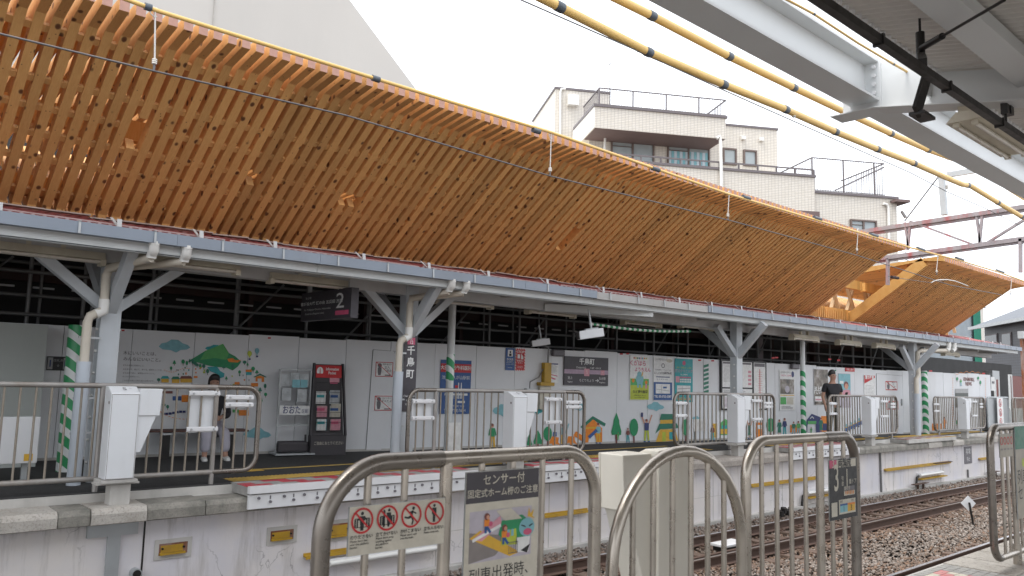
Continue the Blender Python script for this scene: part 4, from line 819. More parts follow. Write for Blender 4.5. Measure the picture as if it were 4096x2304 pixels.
# bench
i, a, d = wp(760, 1790, .36); t = thing('platform_bench', 'brown slatted bench under the mountain mural', 'bench', (a.x, a.y, FP)); Fm = frame(Vector((a.x, a.y, FP)), d)
L0 = (PP(590, 1735, a, Vector((d.y, -d.x, 0)))-a).dot(d); L1 = (PP(985, 1735, a, Vector((d.y, -d.x, 0)))-a).dot(d)
m = RB('bench_brown')
for k in range(3): m.box((L0, .40, -.2+k*.13), (L1, .43, -.09+k*.13))
m.build('seat', t, .01)
for q in (.18, .82):
    m = RB('black_metal'); x = L0+(L1-L0)*q; m.box((x-.05, 0, -.15), (x+.05, .36, .1)); m.mat('galv'); m.box((x-.07, .36, -.18), (x+.07, .39, .14)); m.build('leg', t)
BEN = (a, d)
# intercom / extinguisher sized white box on the left fence line
a = PY(58, 1760, 10.9); m = M1('white_paint'); m.M = frame(a, XA); m.box((-.3, -.27, -.06), (.24, .27, .06)); m.mat('ink_gold'); m.R(.1, -.24, .19, -.16, .063); m.build('cover', thing('wall_cabinet', 'white cabinet with a small orange sticker behind the left fence', 'cabinet', a), .01)
m = M1('galv'); m.M = frame(a, XA); m.box((-.2, FP-a.z, -.05), (-.14, -.27, .0)); m.box((.1, FP-a.z, -.05), (.16, -.27, .0)); m.build('stand', bpy.data.objects['wall_cabinet'])
# big pale wall block at far left
p0 = PY(0, 1265, 12.6); p1 = PY(172, 1318, 12.6)
m = M1('panel_grey'); m.box((-6, 12.3, FP), (p1.x, 13.2, p1.z+.05)); tag(m.build('stair_enclosure'), 'taller pale grey panel enclosure at the far left of the platform', 'enclosure')
# white boxes standing by the fences
for x0, y0, x1, y1, Y, l in ((1792, 1690, 1850, 1815, 10.2, 'blank white board tied to the round pole behind the second fence'), (2776, 1676, 2824, 1726, 9.9, 'blank white board behind the third fence'), (3360, 1660, 3378, 1745, 9.75, 'blank white board behind the fourth fence')):
    a = PY(x0, y1, Y); c = PY(x1, y0, Y); m = M1('ink_white'); m.box((a.x, Y, a.z), (c.x, Y+.02, c.z)); m.mat('galv'); m.box((a.x+.06, Y+.02, FP), (a.x+.1, Y+.05, c.z)); tag(m.build('white_board'), l, 'board', 'blank white boards behind the fences')
# ================================================================== OLD PLATFORM CANOPY
YE = 9.5
def zf(x): return 2.86+.0035*max(0, x-4)            # bottom of the fascia
XE = 33.4
can = thing('platform_canopy', 'old steel platform canopy with grey gutter, white fascia and red corrugated edge', 'canopy', (4, YE, 2.9))
SEG = [(-6, 5), (5, 12), (12, 19), (19, 26), (26, XE)]
m = M1('fascia_white')
for a, c in SEG: m.beam((a, YE+.02, zf(a)+.07), (c-.003, YE+.02, zf(c)+.07), .04, .14); m.beam((a, YE+.06, zf(a)+.01), (c-.003, YE+.06, zf(c)+.01), .12, .012)
m.build('fascia', can)
def gut(a, c, mt, dy, dz):
    m = M1(mt); q = a
    while q < c-.05:
        e = min(c, q+1.83); m.beam((q+.002, YE-.05-dy, zf(q)+.185-dz), (e-.002, YE-.05-dy, zf(e)+.185-dz), .12, .13-dz*.3)
        m.beam((q, YE-.05-dy, zf(q)+.185-dz), (q+.02, YE-.05-dy, zf(q)+.185-dz), .126, .137-dz*.3); q = e
    return m.build('gutter', can)
gx0 = PY(2370, 1190, YE).x; gx1 = PY(2815, 1240, YE).x
gut(-6, gx0, 'gutter_grey', 0, 0); gut(gx0+.01, gx1, 'gutter_old', -.01, .012); gut(gx1+.01, XE+.1, 'gutter_grey', 0, 0)
m = M1('galv'); q = -1.
while q < XE: m.beam((q, YE-.115, zf(q)+.25), (q, YE-.125, zf(q)+.12), .025, .006, YA); m.cbox((q, YE-.09, zf(q)+.255), (.025, .08, .006)); q += .78 if q < 18 else .6
m.build('gutter_strap', can)
m = M1('roof_red'); n = int((XE+6)/.055); vs = []; fs = []
for i in range(n+1):
    x = -6+i*.055; z0 = zf(x)+.215+(.018 if i % 2 else 0); vs += [(x, YE-.04, z0), (x, 11.15, zf(x)+.62+(.018 if i % 2 else 0))]
    if i: k = 2*i; fs.append((k-2, k, k+1, k-1))
m.add(vs, fs); m.build('roof_sheet', can)
m = M1('soffit'); m.box((-6, 11.12, 3.40), (24, 15.5, 3.5)); m.box((-6, YE+.12, 2.99), (XE-.05, 11.2, 3.02)); m.box((24, 11.12, 3.0), (XE-.05, 12.2, 3.5)); m.build('soffit', can)
m = M1('corr_near'); vs = []; fs = []
for i in range(120):
    x = 27+i*.055; z0 = zf(x)+.64+(.02 if i % 2 else 0); vs += [(x, 11.1, z0), (x, 12.6, z0-.25)]
    if i: k = 2*i; fs.append((k-2, k, k+1, k-1))
m.add(vs, fs); m.build('rear_roof_sheet', can)
# snow rail with slots and stays
m = M1('snow_rail'); q = -2.
while q < XE-.5:
    e = q+2.9; z0 = zf(q)+.29
    m.beam((q, 9.78, z0), (e, 9.78, z0), .01, .014); m.beam((q, 9.78, z0+.042), (e, 9.78, z0+.042), .01, .014); m.beam((q, 9.80, z0-.01), (e, 9.80, z0-.01), .07, .006)
    u_ = q
    while u_ < e: m.cbox((u_+.02, 9.78, z0+.021), (.035, .01, .03)); u_ += .11
    q = e+.06
m.build('snow_rail', can)
m = M1('fascia_white'); q = .6
while q < XE-.3: m.beam((q, 9.70, zf(q)+.28), (q-.05, 9.86, zf(q)+.42), .035, .008); m.beam((q, 9.70, zf(q)+.28), (q, 9.72, zf(q)+.39), .05, .008); q += random.uniform(.75, 1.5)
m.build('snow_rail_stay', can)
m = M1('edge_cloth'); q = -3.
rr = random.Random(2)
while q < 29: e = q+.5; m.beam((q, 10.62+rr.uniform(-.02, .02), zf(q)+.52+rr.uniform(-.012, .02)), (e, 10.62+rr.uniform(-.02, .02), zf(e)+.52+rr.uniform(-.012, .02)), .1, .015); q = e
m.build('edge_strip', can)
# beams under the roof
m = M1('beam_paint'); m.box((-6, 10.25, 2.80), (XE-.4, 10.45, 2.985)); m.box((-6, 12.0, 3.1), (24, 12.2, 3.35)); m.build('long_beam', can)
for x in [c for c in np.arange(-2.5, XE-.5, 1.9)]:
    m = M1('beam_paint'); m.beam((x, YE+.15, 2.95), (x, 11.15, 3.02), .10, .09); m.build('rafter', can)
# columns with forks
cols = [((437, 1257), 10.4), ((1631, 1354), 10.32), ((2945, 1436), 10.1), ((3652, 1488), 9.9)]
CX = []
for (c, Y) in cols:
    p = PY(*c, Y); x = p.x; z1 = p.z; CX.append((x, Y, z1))
    m = M1('column_paint'); w_ = .115
    m.box((x-w_, Y-.09, FP), (x+w_, Y+.09, 2.98)); o = m.build('column', can, .008)
    m = M1('pvc_white')
    for k in range(8):
        for s_ in (-1, 1): m.tube([(x+s_*(w_), Y-.02, .45+k*.26), (x+s_*(w_+.02), Y-.02, .45+k*.26)], .016, 8)
    m.build('bolt_heads', o)
    zt = 2.82
    for (dx, dy, zz) in ((-.8, 0, zt+.02), (.8, 0, zt+.02), (0, -.72, zt+.1), (0, 1.1, zt+.2)):
        m = M1('column_paint'); m.beam((x, Y, z1+.02), (x+dx, Y+dy, zz), .15 if dx == 0 else .13, .12, Vector((dy, dx, 0)) if dx == 0 else ZA); m.build('brace', can, .006)
# downpipes
def dpipe(x, Y, side, z1, two=.46):
    m = M1('pvc_beige'); xo = x+side*.34; r = .052
    zk = z1+.25
    for k in range(2):
        xx = x+.16+k*two*.8; z0 = zf(xx)+.05
        m.mat('pvc_white'); m.tube([(xx, YE-.05, z0+.10), (xx, YE-.05, z0-.02)]+[(xx, YE-.05+.07*math.sin(t), z0-.02-.07*(1-math.cos(t))-.0) for t in (.4, .8, 1.2, 1.57)], .056, 12); m.tube([(xx, YE-.05, z0+.09), (xx, YE-.05, z0+.05)], .064, 12)
        m.mat('pvc_beige'); m.tube([(xx, YE+.02, z0-.09), (x+.0-.1, Y-.22+.05*k, z0-.18), (x-.12, Y-.2, z0-.28-.1*k)], .05, 12)
    m.tube([(x-.12, Y-.2, zf(x)-.2), (x-.12, Y-.2, z1+.08), (x-.14, Y-.2, z1+.02), (x-.26, Y-.2, z1-.05), (x-.28, Y-.2, z1-.12), (x-.28, Y-.2, 1.35)], r, 12)
    m.mat('pvc_white'); m.tube([(x-.12, Y-.2, z1+.16), (x-.12, Y-.2, z1+.02), (x-.2, Y-.2, z1-.02)], r+.008, 12)
    m.mat('pvc_grey'); m.tube([(x-.28, Y-.2, 1.62), (x-.28, Y-.2, FP)], .075, 14)
    m.mat('galv')
    for z in (1.9, 1.2, .8): m.beam((x-.36, Y-.2, z), (x-.1, Y-.12, z), .012, .025)
    m.build('downpipe', can)
dpipe(*CX[0][:2], -1, CX[0][2]); dpipe(*CX[1][:2], -1, CX[1][2], .35)
x, Y, z1 = CX[3]
m = M1('pvc_white'); xx = PY(3790, 1390, YE).x
for k in range(2): m.tube([(xx+k*.45, YE-.03, zf(xx)+.12), (xx+k*.45, YE-.03, zf(xx)-.08), (xx+k*.45-.1, YE, zf(xx)-.14)], .075, 12)
m.mat('pvc_beige'); m.tube([(xx, YE, zf(xx)-.14), (x+.2, Y-.15, zf(xx)-.2), (x+.02, Y-.15, zf(xx)-.26), (x, Y-.15, z1-.1), (x-.16, Y-.15, z1-.2), (x-.16, Y-.15, FP)], .065, 12)
m.mat('pvc_grey'); m.tube([(x-.16, Y-.15, 1.45), (x-.16, Y-.15, FP)], .085, 12); m.build('downpipe', can)
# vertical station name plate on the second column
x, Y, z1 = CX[1]
m = MB(); m.M = frame(Vector((x, Y-.10, (1.02+2.18)/2)), XA); m.board(.235, 1.16, .008, 'ink_dark')
m.mat('ink_rose'); m.R(-.07, .44, .07, .545, .003); m.mat('ink_white'); m.T('IK', 0, .515, .05, .005); m.T('12', 0, .47, .07, .005, bold=.02)
for k, ch in enumerate('千鳥町'): m.T(ch, 0, .34-k*.18, .15, .003, bold=.02)
m.T('Chidorichō', 0, -.35, .045, .003); m.T('千岛町', 0, -.42, .04, .003); m.T('치도리초', 0, -.48, .04, .003)
tag(m.build('station_name_plate'), 'narrow vertical plate with station number and three large characters on the second column', 'station sign')
# ceiling lamps
for k, (x0, y0, x1, y1) in enumerate(((0, 1000, 358, 1050), (600, 1050, 905, 1085), (1083, 1118, 1400, 1160), (1778, 1205, 1928, 1228), (2097, 1240, 2310, 1272), (2480, 1288, 2652, 1308), (2718, 1302, 2856, 1320), (3160, 1350, 3274, 1366), (3350, 1373, 3437, 1383), (3494, 1386, 3576, 1394), (3763, 1417, 3841, 1425))):
    lab = ['ceiling lamp at the left frame edge left of the first column', 'ceiling lamp right of the first column forks', 'ceiling lamp left of the hanging number 2 sign', 'ceiling lamp behind the round white pole', 'ceiling lamp between the pole and the large camera', 'ceiling lamp by the green striped cable, left one', 'ceiling lamp right beside the third column fork', 'ceiling lamp above the striped pole by the standing person', 'ceiling lamp left of the fourth column forks', 'ceiling lamp touching the fourth column forks', 'ceiling lamp near the far downpipe bends'][k]
    p = PZ((x0+x1)/2, (y0+y1)/2, 2.80)
    if k >= 7: p = PY((x0+x1)/2, (y0+y1)/2, 9.95)
    L_ = 1.24; t = thing('ceiling_lamp', 'beige twin tube '+lab, 'lamp', p, 'fluorescent lamps under the old canopy')
    m = M1('lamp_body'); m.prism([(p.x-L_/2, p.y-.09, p.z+.02), (p.x-L_/2, p.y+.09, p.z+.02), (p.x-L_/2, p.y+.05, p.z+.11), (p.x-L_/2, p.y-.05, p.z+.11)], (L_, 0, 0), 0); m.box((p.x-.2, p.y-.03, p.z+.1), (p.x-.15, p.y+.03, 3.0)); m.box((p.x+.15, p.y-.03, p.z+.1), (p.x+.2, p.y+.03, 3.0)); m.build('housing', t)
    m = M1('lamp_tube'); m.tube([(p.x-L_/2+.05, p.y-.045, p.z), (p.x+L_/2-.05, p.y-.045, p.z)], .017, 8); m.tube([(p.x-L_/2+.05, p.y+.045, p.z), (p.x+L_/2-.05, p.y+.045, p.z)], .017, 8); m.build('tubes', t)
    m = M1('lamp_body'); 
    for s_ in (-1, 1): m.cbox((p.x+s_*(L_/2-.02), p.y, p.z-.01), (.06, .15, .07))
    m.build('end_caps', t)
# hanging number sign
e1 = PY(1404, 1215, 9.95); e0 = PX(1206, 1222, e1.x); a = (e0+e1)/2; sw = (e0-e1).length/1.42; sh_ = (PX(1300, 1163, e1.x).z-PX(1300, 1278, e1.x).z)/.68; a.z = PX(1300, 1220, e1.x).z
m = MB(); m.M = frame(a, Vector((0, -1, 0))) @ Matrix.Diagonal((sw, sh_, 1, 1)); m.board(1.42, .68, .12, 'ink_dark'); m.mat('ink_white')
m.T('2', .42, .05, .5, .003, bold=.0); m.T('池上線', -.5, .2, .06, .003); m.T('雪が谷大塚 旗の台 五反田 方面', -.12, .06, .088, .003, bold=.02); m.T('for Yukigaya-Otsuka, Hatanodai,', -.22, -.08, .06, .003); m.T('Gotanda (Ikegami Line)', -.3, -.18, .06, .003); m.mat('ink_rose'); m.R(.3, -.26, .66, -.16, .003)
m.mat('beam_paint'); m.box((-.6, .34, -.08), (-.55, .7, -.04)); m.box((.55, .34, -.08), (.6, .7, -.04)); tag(m.build('platform_number_sign'), 'dark hanging platform sign with a big number 2 and destinations', 'station sign')
# cameras
def camera(px, py, Y, sc, label, zr=0):
    a = PY(px, py, Y); t = thing('security_camera', label, 'camera', a); F_ = Matrix.Translation(a) @ Matrix.Rotation(math.radians(-28), 4, 'Z') @ Matrix.Rotation(math.radians(-10), 4, 'Y') @ Matrix.Scale(sc, 4)
    m = M1('panel_white'); m.M = F_; m.box((-.28, -.10, -.10), (.30, .10, .09)); m.build('housing', t, .01)
    m = M1('black_metal'); m.M = F_; m.box((-.31, -.08, -.085), (-.28, .08, .075)); m.box((-.38, -.11, .06), (-.28, .11, .09)); m.build('hood', t)
    m = M1('galv'); m.M = F_; m.tube([(.05, 0, .09), (.05, 0, .55)], .025, 8); m.box((-.1, -.05, .09), (.2, .05, .12)); m.build('mount', t)
camera(2360, 1335, 9.75, .8, 'large white security camera hanging under the canopy near the middle')
camera(2160, 1370, 11.0, .62, 'smaller grey security camera above the bulkhead lamp, left of the larger camera')
# long pale duct and striped cable under the roof
a = PZ(2340, 1270, 2.85); c = PY(2600, 1255, 9.62); m = M1('fascia_white'); m.beam(c+Vector((-2.2, .7, -.02)), c, .22, .13); m.mat('black_metal')
m.build('box_trunk', can)
m = MB(); p0 = PY(2360, 1295, 10.1); p1 = PY(2760, 1325, 10.1); n = 40
for k in range(n):
    q0 = p0.lerp(p1, k/n); q1 = p0.lerp(p1, (k+1)/n); s0 = -.05*math.sin(math.pi*k/n); s1 = -.05*math.sin(math.pi*(k+1)/n); m.mat('ink_green' if k % 2 else 'ink_white'); m.tube([q0+ZA*s0, q1+ZA*s1], .028, 8)
tag(m.build('striped_cable'), 'green and white striped wrapped cable under the canopy', 'cable')
# ------------------------------------------------------------------ dark building site behind the hoarding
m = M1('dark_void'); m.box((-8, 15.4, FP), (27, 15.6, 6.0)); m.box((-8, 11, FP), (-7.8, 15.5, 4)); m.box((29.2, 11.4, FP), (29.3, 15.4, 3.4)); m.box((20, 13.4, FP), (34, 13.5, 3.35)); m.box((34, 13.4, FP), (46, 13.5, 2.95)); tag(m.build('site_netting'), 'black netting and boards closing off the building site behind the hoarding', 'netting')
sc = thing('scaffold', 'dark scaffold of pipes and rusty beams above the hoarding', 'scaffold', (10, 13.8, FP))
rr = random.Random(4)
m = M1('dark_pipe'); q = -1.
while q < 30: 
    yy = 13.8 - max(0, q-6)*.07; m.tube([(q, yy, FP), (q, yy, 3.4)], .03, 8); m.tube([(q+.25, yy+.5, 1.5), (q+.25, yy+.5, 3.4)], .025, 6); q += rr.uniform(.7, 1.5)
m.build('uprights', sc)
m = M1('dark_pipe')
for z, y0 in ((2.32, 13.7), (2.62, 13.9), (2.95, 13.6), (3.15, 14.2)): m.tube([(-3, y0, z), (6, y0, z), (30, y0-1.8, z)], .028, 8)
for k in range(14): q = -1+k*2.2; m.tube([(q, 13.9-max(0, q-6)*.07, 2.1), (q+1.1, 14-max(0, q-6)*.07, 3.2)], .022, 6)
m.build('ledgers', sc)
m = M1('dark_rust')
for k in range(12): q = -1+k*2.4; m.box((q, 14.4-max(0, q-6)*.06, 2.2), (q+.10, 14.6-max(0, q-6)*.06, 3.4))
m.box((-3, 14.6, 2.9), (12, 14.75, 3.1)); m.beam((12, 14.6, 3.0), (29, 13.2, 3.0), .15, .2); m.build('steel_beams', sc)
m = M1('beam_paint')
for k in range(26): q = 1+k*.55; m.beam((q, 14.3-max(0, q-6)*.06, 2.78), (q+.3, 14.3-max(0, q-6)*.06, 2.78), .02, .03)
m.build('clamps', sc)
# ================================================================== TIMBER CANOPY
Bp = (11.0, 3.50); Kp = (8.78, 5.03); Tp = (8.31, 5.10)
def offs(pl, d):
    out = []
    for i in range(len(pl)):
        a = Vector(pl[max(i-1, 0)]); b_ = Vector(pl[i]); c = Vector(pl[min(i+1, len(pl)-1)])
        n1 = (b_-a).normalized() if i else (c-b_).normalized(); n2 = (c-b_).normalized() if i < len(pl)-1 else n1
        n = (Vector((-n1.y, n1.x))+Vector((-n2.y, n2.x))); n.normalize(); k = max(.6, n.dot(Vector((-n1.y, n1.x)))); out.append(tuple(b_-n*(-d)/k*1.0 if False else b_+n*(-d)/k))
    return out
PT, PW = .158, .096
def timber(x0, x1, label, holes=()):
    t = thing('timber_canopy', label, 'canopy', (x0, 9.5, 4.4), 'timber slat canopies above the far platform')
    D = .17; n = int((x1-x0)/PT); m = M1('wood_slat')
    dv = (Vector(Kp)-Vector(Bp)).normalized(); nn = Vector((-dv.y, dv.x)); nn = nn if nn.y > 0 else -nn
    for i in range(n):
        x = x0+i*PT; j = random.uniform(-.006, .006); dx = random.uniform(-.002, .002); m.mat('wood_slat')
        f0 = 0.
        hole = [h for h in holes if h[0] <= x-x0 <= h[1]]
        def low(s0, s1, dd=D):
            a = Vector(Bp).lerp(Vector(Kp), s0); b_ = Vector(Bp).lerp(Vector(Kp), s1); a2, b2 = a+nn*dd, b_+nn*dd
            m.prism([(x+dx, a.x, a.y), (x+dx, b_.x, b_.y), (x+dx, b2.x, b2.y), (x+dx, a2.x, a2.y)], (PW, 0, 0), 0)
        low(hole[0][3] if hole else 0., .93)
        if hole: low(0, hole[0][2])
        a = Vector(Bp).lerp(Vector(Kp), .93); a2 = a+nn*D
        m.prism([(x+dx, y, z) for y, z in ((a.x, a.y), Kp, Tp, (Tp[0], Tp[1]+.135), (9.2, Tp[1]+.115), (a2.x+.25, a2.y+.02), (a2.x, a2.y))], (PW, 0, 0), 0)
        # the next, half hidden layer of roof planks and the stepped foot
        m.prism([(x+.001, y, z) for y, z in ((9.2, Tp[1]-.02), (13.4, 4.83), (13.4, 4.95), (9.2, Tp[1]+.113))], (PW-.002, 0, 0), 0)
        m.prism([(x+.001, y, z) for y, z in ((Bp[0], Bp[1]), (Bp[0]+.05, Bp[1]-.10+j), (Bp[0]+.19, Bp[1]+.06), (Bp[0]+.12, Bp[1]+.16))], (PW-.002, 0, 0), 0)
        m.mat('wood_end'); m.box((x+dx+.001, Tp[0]-.003, Tp[1]+.002), (x+dx+PW-.001, Tp[0]+.002, Tp[1]+.134))
    m.build('slat_screen', t)
    m = M1('wood_slat')                 # spacer battens threading the gaps
    for s_, dd, hh in ((.05, .10, .10), (.27, .045, .075), (.41, .045, .075), (.55, .045, .075), (.69, .045, .075), (.93, .05, .085)):
        a = Vector(Bp).lerp(Vector(Kp), s_)+nn*dd
        for i in range(n-1):
            x = x0+i*PT+PW+.002
            a = Vector(Bp).lerp(Vector(Kp), s_)+nn*(dd if x < 9 else dd+min(.08, (x-9)*.02))
            if any(h[0]-.1 <= x-x0 <= h[1]+.1 and h[2] < s_ < h[3] for h in holes): continue
            m.beam((x, a.x, a.y), (x+PT-PW-.004, a.x, a.y), hh, .045, Vector((0, nn.x, nn.y)))
    m.build('spacer_battens', t)
    # rear leaning screen, decks, beams, X posts
    m = M1('wood_slat')
    for i in range(n):
        x = x0+i*PT+.05; m.prism([(x, 12.0, 3.55), (x, 13.9, 4.9), (x, 13.98, 4.8), (x, 12.1, 3.45)], (PW, 0, 0), 0)
    m.build('rear_slats', t)
    m = M1('wood_beam'); m.box((x0, 11.0, 3.62), (x1+2.3 if x0 < 15 else x1+.35, 11.16, 3.86)); m.box((x0, 10.55, 4.42), (x1+2.3 if x0 < 15 else x1, 10.7, 4.68)); m.build('long_beam', t)
    m = M1('wood_beam'); q = x1-.2 if x0 < 15 else x0
    L_ = (x1, x1+2.3) if x0 < 15 else (x1, x1+.35); q = L_[0]
    while q < L_[1]: m.box((q, 10.97, 3.54), (q+.052, 11.02, 3.86)); q += .11
    m.build('beam_teeth', t)
    for q in np.arange(x0+.4, x1+2.2, 1.15):
        m = M1('wood_pale')
        for s_ in (-1, 1): m.beam((q-s_*.25, 11.2+s_*.035, 3.72), (q+s_*.25, 11.2+s_*.035, 4.58), .06, .10, YA)
        m.build('cross_post', t)
    if x0 > 15:      # finished end frame facing the viewer
        m = M1('wood_beam'); e = x0-.11
        dd = .25; m.prism([(e, Bp[0]+.02, Bp[1]-.06), (e, Kp[0]-.02, Kp[1]-.01), (e, Kp[0]+nn.x*dd, Kp[1]+nn.y*dd+.02), (e, Bp[0]+nn.x*dd, Bp[1]+nn.y*dd)], (.10, 0, 0), 0)
        m.prism([(e, Tp[0], Tp[1]), (e, Tp[0], Tp[1]+.16), (e, 11.4, 5.06), (e, 11.4, 4.86), (e, Kp[0]+.1, Kp[1]+.13)], (.098, 0, 0), 0); m.build('end_frame', t)
x1a = 20.9
hx = PY(520, 570, 9.9).x+5.214; 
timber(-33*PT, x1a, 'long timber slat canopy leaning out over the old canopy from the left edge', ((PY(545, 570, 9.9).x+5.10, PY(545, 570, 9.9).x+5.24, .44, .62), (PY(1010, 610, 10.1).x+5.12, PY(1010, 610, 10.1).x+5.29, .36, .44), (PY(1405, 710, 10.1).x+5.12, PY(1405, 710, 10.1).x+5.29, .34, .42), (PY(2240, 930, 10.2).x+5.214, PY(2240, 930, 10.2).x+5.30, .30, .52)))
timber(148*PT, 30.5, 'shorter timber slat canopy beyond the gap, with a pale end frame and cross posts')
for yy in (11.2,):
    pass
# ================================================================== BUILDINGS BEHIND
# flat pale wall block behind the timber canopy
Yb = 24.
c0 = PY(1399, 0, Yb); c1 = PY(1654, 342, Yb); sl = (c0-c1).normalized(); tp = c0+sl*12; bt = c1-sl*((c1.z-1.0)/sl.z)
m = M1('stucco_grey'); m.prism([(-16, Yb, 0), (bt.x+.0, Yb, 0), (bt.x, Yb, bt.z), (tp.x, Yb, tp.z), (-16, Yb, tp.z)], (0, 14, 0), 0); o = m.build('apartment_block'); tag(o, 'huge blank pale grey wall with a slanting right edge behind the timber canopy', 'building')
m = M1('mortar'); a = PY(850, 110, Yb-.03)
m.box((a.x, Yb-.05, 9.), (a.x+.02, Yb, a.z+8)); m.build('wall_crack_joint', o)
# tiled apartment house
ang = math.radians(121); ux = Vector((math.sin(ang), math.cos(ang), 0)); vx = Vector((-ux.y, ux.x, 0)) ; vx = vx if vx.y > 0 else -vx
O = EYE + ray(2620, 1000).normalized()*46; O.z = 0
def bf(x, y, dep=0.):       # pixel -> local (u, z) on the facade plane pushed dep metres back
    o_ = O+vx*dep; p = PP(x, y, o_, vx); return (p-O).dot(ux), p.z
bld = bpy.data.objects.new('apartment_house', None); COL.objects.link(bld); bld.location = O; bld.rotation_euler = (0, 0, math.atan2(ux.y, ux.x))
tag(bld, 'cream tiled apartment house with stepped terraces and dark railings', 'building')
sg = 1 if Vector((-ux.y, ux.x, 0)).dot(vx) > 0 else -1
def lb(m, u0, u1, d0, d1, z0, z1): return m.box((u0, min(d0*sg, d1*sg), z0), (u1, max(d0*sg, d1*sg), z1))
def bpart(m, name, par=None):
    o = m.build(name); o.parent = par or bld; return o
def body(xl, yt, xr, dep, dep2, zb, name='wall', mt='facade_tile', cap=True):
    u0, z1 = bf(xl, yt, dep); u1, _ = bf(xr, yt, dep); m = M1(mt); lb(m, u0, u1, dep, dep2, zb, z1); o = bpart(m, name)
    if cap: m = M1('building_trim'); lb(m, u0-.06, u1+.06, dep-.06, dep2+.05, z1, z1+.14); bpart(m, 'coping', o)
    return u0, u1, z1
S1 = lambda x, y: (2000+x/2.07, 300+y/2.07)
# stair tower
tw = body(2222, 356, 2438, 3.5, 10, 5)
# upper storey main body
u0, zt = bf(2357, 545, 0.); u1, _ = bf(3108, 520, 0.)
_, ztop = bf(3000, 512, 0.)
m = M1('facade_tile'); lb(m, u0, u1, 0, 11, 2, ztop); bpart(m, 'wall'); m = M1('building_trim'); lb(m, u0-.05, u1+.06, -.06, 11, ztop, ztop+.13); bpart(m, 'coping')
# projecting balcony box above the windows
u2, zb0 = bf(2378, 510, -2.2); u3, _ = bf(2903, 540, -2.2); _, zb1 = bf(2640, 450, -2.2)
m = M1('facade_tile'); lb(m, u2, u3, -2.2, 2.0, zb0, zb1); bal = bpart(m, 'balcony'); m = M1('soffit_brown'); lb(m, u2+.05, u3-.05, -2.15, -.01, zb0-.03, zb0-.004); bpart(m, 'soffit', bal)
m = M1('stucco_white'); lb(m, u2-.03, u2, -2.2, 2.2, zb0-.0, zb1); bpart(m, 'side_wall', bal)
m = M1('building_trim'); lb(m, u2-.08, u3+.08, -2.28, 2, zb1, zb1+.14)
bpart(m, 'coping', bal)
def brail(ua, ub, dep, z, h, name='railing', n=None, dep2=None):
    m = M1('building_trim'); lb(m, ua, ub, dep-.03, dep+.03, z+h-.06, z+h)
    lb(m, ua, ub, dep-.02, dep+.02, z+.1, z+.14)
    k = n or int(abs(ub-ua)/.16)
    for i in range(k+1):
        u = ua+(ub-ua)*i/k; big = i % 12 == 0; w_ = .035 if big else .009; lb(m, u-w_, u+w_, dep-w_, dep+w_, z, z+h-.05)
    if dep2:
        for u in (ua, ub):
            lb(m, u-.03, u+.03, dep, dep2, z+h-.06, z+h)
            for j in range(int(abs(dep2-dep)/.16)): d = dep+j*.16; lb(m, u-.01, u+.01, d-.01, d+.01, z, z+h)
    return bpart(m, name)
brail(u2+.3, u3+.1, -2.0, zb1+.12, 1.05, dep2=1.2)
lb0 = lb
def bwin(x0, y0, x1, y1, curtain=False, frost=False, dw=0.):
    lb = lambda m, u0, u1, d0, d1, z0, z1: lb0(m, u0, u1, d0+dw, d1+dw, z0, z1)
    a, z1 = bf(x0, y0, dw-.02); c, z0 = bf(x1, y1, dw-.02); zc = (bf(x0, y1, dw-.02)[1]); z0 = min(z0, zc); z1 = max(z1, bf(x1, y0, dw-.02)[1])
    z1 -= 0; m = M1('window_frame'); w_ = .09
    lb(m, a-w_, c+w_, -.12, .0, z0-w_, z0); lb(m, a-w_, c+w_, -.12, 0, z1, z1+w_); lb(m, a-w_, a, -.12, 0, z0, z1); lb(m, c, c+w_, -.12, 0, z0, z1)
    mid = (a+c)/2
    if c-a > 1.2: lb(m, mid-.05, mid+.05, -.1, 0, z0, z1); lb(m, a, mid, -.08, 0, z0+(z1-z0)*.72, z0+(z1-z0)*.76)
    o = bpart(m, 'window'); m = M1('window_glass'); lb(m, a, c, -.03, -.01, z0, z1); bpart(m, 'pane', o)
    if curtain:
        m = MB(); k = 14
        for i in range(k): m.mat('ink_sky' if i % 2 else 'curtain'); u = a+(c-a)*(i+.0)/k; lb(m, u, u+(c-a)/k-.02, -.045, -.032, z0+.02, z1-.35)
        bpart(m, 'curtain', o)
bwin(*S1(930, 575), *S1(1262, 700)); bwin(*S1(1395, 600), *S1(1722, 765), True); bwin(*S1(1855, 625), *S1(1945, 730)); bwin(*S1(2025, 640), *S1(2112, 740))
# terrace storey
ut, ztr = bf(2560, 660, -2.6); u4, _ = bf(3258, 700, -2.6)
ztr = bf(2900, 682, -2.6)[1]
m = M1('facade_tile'); lb(m, ut-9, u4, -2.6, 11.5, 0, ztr); bpart(m, 'wall'); m = M1('building_trim'); lb(m, ut-9, u4+.06, -2.68, -2.3, ztr, ztr+.14); bpart(m, 'coping')
m = M1('building_trim'); lb(m, ut-9, u4, -2.55, -2.49, ztr+.42, ztr+.5)
for i in range(18): u = ut-9+i*(u4-ut+9)/17; lb(m, u-.04, u+.04, -2.56, -2.48, ztr+.14, ztr+.45)
bpart(m, 'railing')
